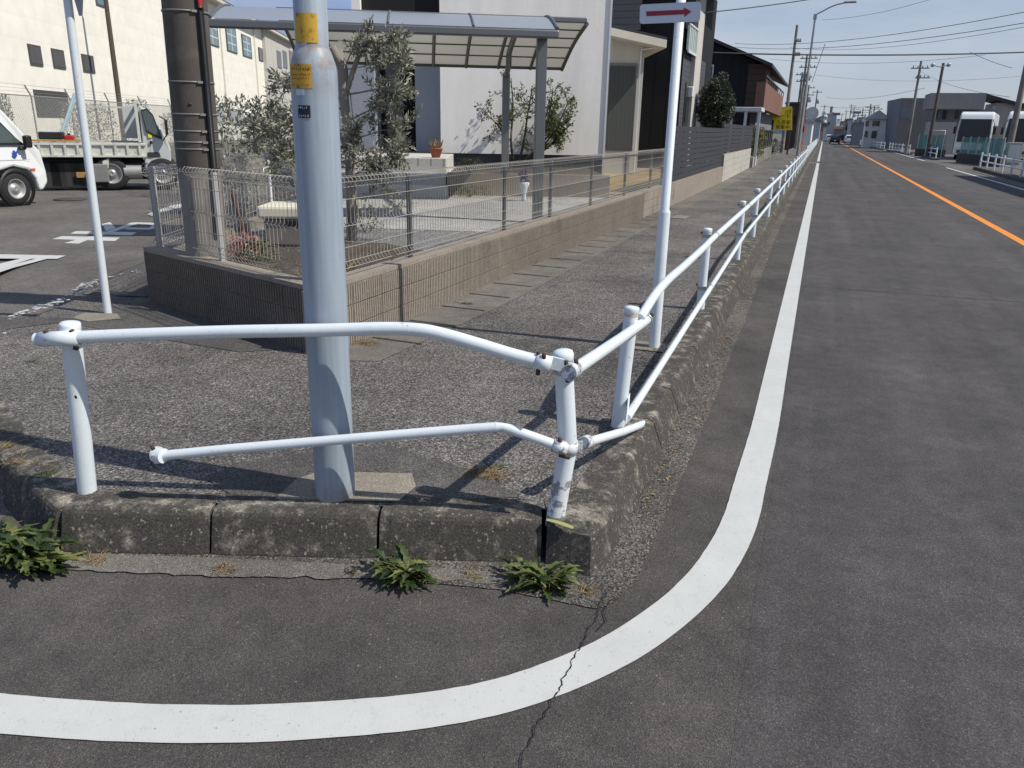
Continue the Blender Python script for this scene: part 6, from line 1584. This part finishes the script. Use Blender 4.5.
# cars far away
def car(px, Y, label, paintm, xoff=0, facing=-1):
    q = gfar(px, Y); r = thing('passenger_car', label, 'car', (q.x, Y, 0)); fr = (V((q.x, Y, 0)), V((0, -1, 0)), V((1, 0, 0)), ZZ)
    hb = lambda z: .85 if z < .85 else .85-(z-.85)*.35
    m = MB(); loft(m, fr, [(-3.8, .3), (0, .3), (.05, .6), (0, .95), (-.35, 1.42), (-.6, 1.5), (-2.2, 1.5), (-2.9, 1.0), (-3.75, .85)], hb); m.build('body', paintm, r, bevel=.05)
    m = MB(); m.extrude([L(fr, .01, -.62, 1.0), L(fr, .01, .62, 1.0), L(fr, -.27, .55, 1.36), L(fr, -.27, -.55, 1.36)], (0, -.03, 0)); m.build('rear_window', 'glass', r)
    for s in (-1, 1):
        m = MB(); m.box(L(fr, .05, s*.68, .85), (.05, .22, .22), (fr[1], fr[2], ZZ)); m.build('tail_light', 'tail_red', r)
        for xx in (-.7, -3.1): wheel(fr, xx, s*.74, .31, .2, r, s)
    m = MB(); m.box(L(fr, .07, 0, .6), (.03, .34, .17), (fr[1], fr[2], ZZ)); m.build('number_plate', 'white_plain', r); return r
car(833.5, 150, 'small dark car driving away down the left lane', 'dark_car')
car(828, 190, 'white van-like car farther down the left lane', 'van_white')
car(839, 200, 'dark distant car in the oncoming lane', 'dark_car')
car(848, 170, 'pale distant car waiting at the right roadside', 'van_white')
# ================================================================ FAR POLES, WIRES
def upole(px, pyb, pyt, Y, label, r0=.17, r1=.1, arms=(), gear=True, mat='concrete', cat='utility pole', lamp=None):
    q = gfar(px, Y); q = PY(px, pyb, Y); b0 = V((q.x, Y, 0)); zt_ = up(b0, pyt)
    t = thing('utility_pole', label, cat, b0)
    m = MB(); m.tube([b0, V((b0.x, Y, zt_))], [r0, r1], 10); m.build('shaft', mat, t)
    for (dz, w, dx) in arms:
        m = MB(); z_ = zt_-dz; m.box((b0.x+dx, Y-.12, z_), (w, .09, .09))
        for k in range(4): xx = b0.x+dx-w/2+w*(k+.5)/4; m.lathe([(.03, 0), (.06, .05), (.04, .1), (.06, .14), (0, .2)], (xx, Y-.12, z_+.04), 6)
        m.build('crossarm', 'steel_mid', t)
    if gear:
        m = MB(); z_ = zt_-2.0; m.lathe([(0, -.4), (.22, -.4), (.22, .35), (.1, .42), (0, .42)], (b0.x+.35, Y-.1, z_), 10); m.box((b0.x+.15, Y-.1, z_), (.3, .08, .08)); m.build('transformer', 'far_grey', t)
    return t, b0, zt_
upole(783, 142, 25, 70, 'tall pale utility pole beside the yellow letting board', arms=((1.2, .5, .2), (2.2, .4, .3)), gear=False)
upole(794, 140, 72, 100, 'shorter utility pole right of the letting board with transformer', arms=((.3, 1.4, 0), (1.0, 1.2, 0)))
upole(796.5, 140, 54, 86, 'dark utility pole behind the street lamp with stacked crossarms', arms=((.4, 1.6, .2), (1.2, 1.6, .2), (2.1, 1.0, .2)))
upole(802, 140, 85, 130, 'distant utility pole crowded with crossarms left of the road', arms=((.4, 1.8, 0), (1.4, 1.8, 0)))
upole(811, 140, 90, 165, 'far utility pole with red banner left of the road', arms=((.4, 1.8, 0),))
upole(820, 140, 105, 230, 'faint utility pole at the far end of the left footway', arms=((.4, 2, 0),))
upole(906.5, 148, 61, 82, 'slim utility pole with crossarms before the dark grey building', arms=((.6, 1.5, 0), (1.4, 1.2, .3)), gear=False, r0=.15)
upole(933, 122, 63, 72, 'utility pole carrying twin floodlights behind the depot wall', gear=False, mat='conc_pole', r0=.16)
q = PY(942, 63, 72)
t = thing('floodlight', 'twin round floodlights on the top of the depot pole', 'floodlight', q)
for dx in (-.55, .55):
    m = MB(); m.tube([V((q.x-.1, 71.8, q.z-.3)), V((q.x-.1+dx, 71.8, q.z-.15))], .04, 5); m.lathe([(0, -.1), (.1, -.1), (.15, .08), (0, .09)], V((q.x-.1+dx, 71.7, q.z-.15)), 10, axis=(0, -1, -.3)); m.build('lamp', 'galv', t)
upole(1009, 150, -20, 58, 'thick utility pole at the right edge beside the grey cabinet', gear=False, r0=.19, r1=.14, mat='conc_pole_light')
for px, pt_, Y in ((860, 108, 200), (863, 114, 240), (840, 113, 300), (867, 104, 135), (871, 106, 150), (848, 104, 240), (851, 107, 220), (856, 113, 175), (844, 110, 280)):
    upole(px-1.5, 140, pt_, Y, {860: 'leaning thin pole over the dark low house', 863: 'small distant pole right of the leaning thin pole', 840: 'farthest thin pole over the orange shop', 867: 'left of two utility poles before the cream house', 871: 'right of two utility poles before the cream house', 848: 'tall faint pole at the far right of the road end', 851: 'faint pole with crossarm beside the dark shop row', 856: 'short pole left of the dark low house', 844: 'thin pole beside the orange shop'}[px], arms=((.5, 2.0, .3),), gear=px in (851, 848))
# street lamp
sb = PY(797.5, 155, 57); sb = V((sb.x, 57, K)); zt_ = up(sb, 15)
t = thing('street_lamp', 'tall grey street lamp with a long curved arm over the road', 'street lamp', sb)
m = MB(); m.tube([sb, V((sb.x, 57, K+4.5))], [.11, .10], 14); m.tube([V((sb.x, 57, K+4.5)), V((sb.x, 57, zt_))], [.08, .055], 12); m.build('post', 'galv', t)
tp2 = V((sb.x, 57, zt_)); a1_ = PY(834, 5.5, 57); a2_ = PY(846, 2.5, 57)
m = MB(); m.tube(catmull([tp2, PY(821, 12, 57), a1_, a2_], 5), .045, 8); m.build('arm', 'galv', t)
m = MB(); m.box((a2_+V((.25, 0, .02))), (.75, .24, .13)); m.build('lamp_head', 'galv', t, bevel=.05)
m = MB(); m.box(V((sb.x+.0, 56.9, up(sb, 17))), (.2, .2, .3)); m.build('junction_box', 'far_grey', t)
# traffic mirror, red banner, traffic signals, bollards
mq = PY(812, 113.5, 75)
t = thing('traffic_mirror', 'round orange-rimmed traffic mirror on an orange post', 'mirror', (mq.x-.3, 75, K))
m = MB(); m.tube([(mq.x-.45, 75, K), (mq.x-.45, 75, mq.z+.3)], .04, 8); m.build('post', 'orange_paint', t)
m = MB(); m.lathe([(0, .03), (.52, .0)], mq, 24, axis=(.2, -1, -.1)); m.build('mirror_face', 'mirror', t)
m = MB(); m.lathe([(.51, .0), (.535, .03), (.535, -.08), (.51, -.06)], mq, 24, axis=(.2, -1, -.1)); m.build('rim', 'orange_paint', t)
for px, py, Y, lb in ((836.5, 114, 200, 'traffic signal head hanging over the far left lane'), (857, 112.5, 200, 'traffic signal head hanging over the far right lane')):
    q = PY(px, py, Y); t = thing('traffic_signal', lb, 'traffic light', q)
    m = MB(); m.box(q, (1.6, .3, .55)); m.build('housing', 'far_dark', t); m = MB(); m.tube([q+V((-3 if px < 850 else 3, 0, .1)), q], .07, 6)
    bx = q+V((-3 if px < 850 else 3, 0, 0)); m.tube([V((bx.x, Y, 0)), V((bx.x, Y, q.z+.5))], .1, 6); m.build('mast', 'far_grey', t)
# cables
def cable(name, label, p0, p1, Y0, Y1, r=.012, sag=.3, grp=None):
    a = PY(*p0, Y0); b_ = PY(*p1, Y1); m = MB(); P = []
    for k in range(17):
        t_ = k/16; P.append(a.lerp(b_, t_)-ZZ*sag*4*t_*(1-t_))
    m.tube(P, r, 5); return tag(m.build('overhead_cable', 'black'), label, 'cable', grp)
cable('c', 'thick dark overhead cable running level across the road', (690, 52), (1030, 52), 35, 42, .03, .12)
cable('c', 'upper overhead cable from the dark house rising to the top edge', (690, 14), (830, -4), 30, 34, .018, .05)
cable('c', 'high overhead cable rising to the right above the thick cable', (735, 43.5), (1030, 11), 70, 42, .015, .5)
cable('c', 'second high overhead cable just under the topmost long one', (735, 47), (1030, 22), 70, 42, .015, .5)
cable('c', 'third high overhead cable, thinnest of the upper group', (790, 47.5), (1030, 26), 80, 42, .011, .5)
cable('c', 'overhead cable from the street lamp top to the upper edge', (822, 20), (935, -2), 57, 50  , .010, .2)
cable('c', 'thin overhead cable just below the thick cable', (770, 59), (985, 55), 70, 60  , .010, .4)
cable('c', 'faint low overhead cable linking the distant pole rows', (815, 75), (1024, 76), 95, 80  , .010, .5)
cable('c', 'overhead cable drooping from the slim pole towards the right pole', (920, 71), (1010, 97), 82, 42  , .010, .3)
cable('c', 'overhead cable drooping to the right of the thick cable', (970, 52), (1012, 68), 44, 42  , .010, .05)
cable('c', 'slanting guy cable left of the street lamp', (825, 44), (812, 82), 60, 75, .02, .0)
cable('c', 'lowest faint cable over the distant road', (830, 107), (880, 105), 200, 130, .03, .3)
cable('c', 'faint cable over the far junction above the signals', (826, 97), (925, 88), 160, 82, .018, .6)
# hills
m = MB(); n_ = 60; P = []
for i in range(n_+1):
    x = -900+1800*i/n_; P.append((x, 1400, 18+22*noise.noise(V((x*.004, 2, 0)))+10*noise.noise(V((x*.012, 5, 0)))))
for (a, b_) in zip(P, P[1:]): m.face([(a[0], 1400, -5), (b_[0], 1400, -5), b_, a])
struct(m.build('hills', 'hill'))
# ================================================================ WEEDS, LITTER
def dandelion(px, py, scale, n, label, seed, dry=10, width=1.0):
    r = random.Random(seed); c = G(px, py, .004); m = MB(); d2 = MB()
    t = thing('weed', label, 'weed', c)
    for k in range(n):
        a = r.uniform(0, 6.283); el = r.uniform(.1, 1.0); Ls = scale*r.uniform(.55, 1.15); dr_ = V((math.cos(a)*width, math.sin(a)*.7, 0)).normalized()
        w = scale*.14*r.uniform(.7, 1.3); side = ZZ.cross(dr_); base = c+V((r.uniform(-.06, .06)*scale*6*width, r.uniform(-.03, .03)*scale*5, 0))
        ns = 10; prev = None; hgt = Ls*el*.75; cols_ = []
        for i in range(ns+1):
            s = i/ns; ctr_ = base+dr_*Ls*s+ZZ*(hgt*math.sin(min(1, s*1.15)*math.pi*.62)*.9)
            jag = 1 if i % 2 else .42
            ww = w*math.sin(math.pi*(.12+.86*s))*jag
            cols_.append((ctr_-side*ww+ZZ*ww*.35, ctr_, ctr_+side*ww+ZZ*ww*.35))
        pts = [q for c3_ in cols_ for q in c3_]
        m.idx(pts, [(3*i+j, 3*i+j+1, 3*i+j+4, 3*i+j+3) for i in range(ns) for j in (0, 1)], 0, False)
    for k in range(dry):
        a = r.uniform(0, 6.283); b0 = c+V((r.uniform(-.12, .12), r.uniform(-.04, .02), .004)); Ls = scale*r.uniform(.4, 1.1)
        e = b0+V((math.cos(a)*Ls, math.sin(a)*Ls*.5, r.uniform(.005, .08))); d2.tube([b0, (b0+e)/2+ZZ*r.uniform(.0, .03), e], .0013, 3)
    m.build('leaves', 'weed_leaf', t)
    if dry: d2.build('dry_stems', 'dry_leaf', t)
dandelion(20, 562, .175, 210, 'largest bright green leafy weed clump at the left frame edge', 1, 8, 2.0)
dandelion(404, 578, .125, 75, 'green dandelion weed with dry stems at the middle of the kerb foot', 2, 26, 1.2)
dandelion(538, 584, .13, 80, 'green dandelion weed with pale stems by the kerb corner', 3, 26, 1.4)
def tuft(px, py, z, n, rad, ln, label, mat='dry_leaf', seed=1, flat=.3):
    r = random.Random(seed); c = G(px, py, z); m = MB()
    for k in range(n):
        b0 = c+V((r.gauss(0, rad), r.gauss(0, rad*.6), 0)); a = r.uniform(0, 6.28); Ls = ln*r.uniform(.4, 1.1)
        e = b0+V((math.cos(a)*Ls, math.sin(a)*Ls, flat*Ls*r.random())); m.tube([b0, (b0+e)/2+ZZ*Ls*.12, e], [.0016, .0013, .0006], 3)
    return tag(m.build('grass_tuft', mat), label, 'grass tuft')
tuft(223, 569, .008, 40, .022, .05, 'small dry straw tuft at the foot of the middle kerb stone', seed=3)
tuft(487, 474, K, 150, .045, .07, 'reddish dry grass tuft on the footway left of the corner post', seed=4, flat=.2)
tuft(497, 468, K, 40, .02, .04, 'small green grass sprigs behind the dry tuft near the corner post', 'weed_leaf', 14)
tuft(364, 343, K, 90, .05, .07, 'dry grass tuft at the wall foot just right of the steel pole', seed=5)
tuft(24, 462, K, 50, .05, .05, 'dry grass along the joint behind the left kerb', seed=6, flat=.3)
tuft(45, 474, K, 40, .04, .04, 'green grass sprigs behind the left kerb beside the end post', 'weed_leaf', 7)
tuft(6, 445, K, 50, .04, .05, 'dry grass patch at the left frame edge on the footway', seed=8)
tuft(32, 362, K, 30, .03, .04, 'lone green sprig in the left footway', 'weed_leaf', 9)
tuft(185+0, 357, K, 20, .02, .04, 'faint dry sprig on the footway before the left rail', seed=10)
tuft(722, 338, 0.005, 60, .05, .05, 'brown dead leaves in the grit beside the kerb', seed=11, flat=.5)
tuft(466, 304, K, 40, .03, .05, 'green sprig in the gutter by the block wall', 'weed_leaf', 12)
tuft(350, 572, .006, 26, .012, .035, 'tiny green sprigs just left of the middle dandelion weed', 'weed_leaf', 21, .6)
tuft(470, 576, .006, 30, .02, .04, 'mixed dry blades at the kerb foot between the two right-hand weeds', 'dry_leaf', 22, .5)
tuft(588, 592, .006, 30, .016, .05, 'dry blades at the foot of the kerb corner stone', 'dry_leaf', 23, .6)
tuft(96, 560, .006, 40, .03, .05, 'dry blades on the right flank of the largest weed clump', 'dry_leaf', 24, .5)
tuft(520, 545, .03, 24, .012, .06, 'thin pale blades rising from the kerb joint behind the right weed', 'dry_leaf', 25, 1.2)
m = MB(); r = random.Random(77)     # grit, chips and dead leaves along the kerb
def pebble(p, s):
    pts = [p+V((s*r.uniform(.6, 1)*a, s*r.uniform(.6, 1)*b_, s*.5*c_)) for a, b_, c_ in ((1, 0, .4), (-1, 0, .4), (0, 1, .4), (0, -1, .4), (0, 0, 1), (0, 0, -.3))]
    m.idx(pts, [(0, 2, 4), (2, 1, 4), (1, 3, 4), (3, 0, 4), (2, 0, 5), (1, 2, 5), (3, 1, 5), (0, 3, 5)])
for k in range(1500):
    t_ = r.random()
    if t_ < .55: p = V((r.triangular(-.62, -.40, -.55), 2.9+abs(r.gauss(0, 4.5)), .006))
    elif t_ < .8: a = r.random(); p = V((-2.7+2.0*a, 1.98+.55*a-abs(r.gauss(0, .07)), .008))
    else: p = V((r.uniform(-2.6, 1.5), r.uniform(1.1, 5), .003))
    pebble(p, r.uniform(.0012, .0045) if t_ < .8 else r.uniform(.001, .003))
for k in range(900):
    a = r.random(); p = V((r.uniform(-5.2, -1.0), r.uniform(2.3, 6.5), K+.001)); 
    if p.y > 4.2 and p.x < -2.9: continue
    if p.y < 2.15+(p.x+2.76)*.37+.1: continue
    pebble(p, r.uniform(.001, .003))
g_ = m.build('loose_grit', 'concrete'); g_['kind'] = 'stuff'; g_['label'] = 'scattered pale grit and small stones along the kerb'
m = MB()
for k in range(420):
    p = V((r.triangular(-.62, -.45, -.58), 3.2+abs(r.gauss(0, 13)), .008)); v = rvec(r); v.z = abs(v.z)*.3; leafq(m, p, v, ZZ, r.uniform(.012, .035), .014)
g_ = m.build('dead_leaves', 'dry_leaf'); g_['kind'] = 'stuff'; g_['label'] = 'dry brown leaves lying in the grit beside the kerb'
# moss and soil line in the shade of the right-hand kerb inner edge
m = MB()
for k in range(900):
    p = V((r.triangular(-1.05, -.86, -.88), 3.6+r.random()*4.5, K)); v = (rvec(r)+ZZ).normalized(); leafq(m, p, v, rvec(r), r.uniform(.01, .03), .006)
g_ = m.build('moss_strip', 'dark_leaf'); g_['kind'] = 'stuff'; g_['label'] = 'dark moss and tiny weeds behind the kerb under the rail'
# chalk mark on the corner stone
m = MB(); cp = [G(x, y, K+.004) for x, y in ((547, 518.5), (556, 520), (566, 523), (574, 526.5), (573, 529), (564, 526), (554, 522.5), (546, 520.5))]; m.face(cp[::-1])
struct(m.build('chalk_mark', paint('yellow_green_chalk', (.30, .32, .13), .9)))
# ================================================================ CAMERA, LIGHT, WORLD
cam = bpy.data.cameras.new('camera'); co_ = bpy.data.objects.new('camera', cam); C.objects.link(co_)
co_.matrix_world = Matrix.Translation(CAM) @ RT.to_4x4()
cam.sensor_width = 36; cam.sensor_fit = 'HORIZONTAL'; cam.lens = F/1024*36; cam.clip_end = 4000; cam.clip_start = .05
sc.camera = co_
EL = math.radians(49); sd = V((math.cos(EL)*.998, math.cos(EL)*.05, math.sin(EL))).normalized()
sun = bpy.data.lights.new('sun', 'SUN'); sun.energy = 4.6; sun.angle = math.radians(.53); sun.color = (1, .945, .85)
so = bpy.data.objects.new('sun', sun); C.objects.link(so); so.rotation_euler = sd.to_track_quat('Z', 'Y').to_euler()
w = bpy.data.worlds.new('World'); sc.world = w; w.use_nodes = True; t = w.node_tree
bg = t.nodes['Background']; sky = t.nodes.new('ShaderNodeTexSky'); sky.sky_type = 'NISHITA'; sky.sun_disc = False
sky.sun_elevation = EL; sky.sun_rotation = math.atan2(sd.x, sd.y); sky.air_density = 1.0; sky.dust_density = 1.2; sky.ozone_density = 1.5
tc = t.nodes.new('ShaderNodeTexCoord'); mp = t.nodes.new('ShaderNodeMapping'); mp.inputs['Scale'].default_value = (1.2, 1.2, 5)
t.links.new(tc.outputs['Generated'], mp.inputs[0])
nz = noise_tex(t, mp.outputs[0], 1.6, 6, .6); cr = ramp(t, nz, [(.44, g3(0)), (.68, g3(.65))])
sz = N(t, 'ShaderNodeSeparateXYZ'); t.links.new(tc.outputs['Generated'], sz.inputs[0])
hz = ramp(t, sz.outputs[2], [(0, (5.9, 6.4, 6.9)), (.10, (4.7, 5.7, 7.2)), (.3, (3.0, 4.3, 6.7)), (1, (1.6, 2.6, 4.9))])
hz2 = mix(t, ramp(t, N_map(t, sz.outputs[0], -.15, -.75), [(0, g3(0)), (1, g3(1))]), hz, (1.6, 2.75, 6.4))
sk = mix(t, .85, sky.outputs[0], hz2)
mc = mix(t, cr, sk, (6.7, 7.2, 7.9)); t.links.new(mc, bg.inputs[0]); bg.inputs[1].default_value = .092
sc.view_settings.view_transform = 'Standard'; sc.view_settings.look = 'None'; sc.view_settings.exposure = 0
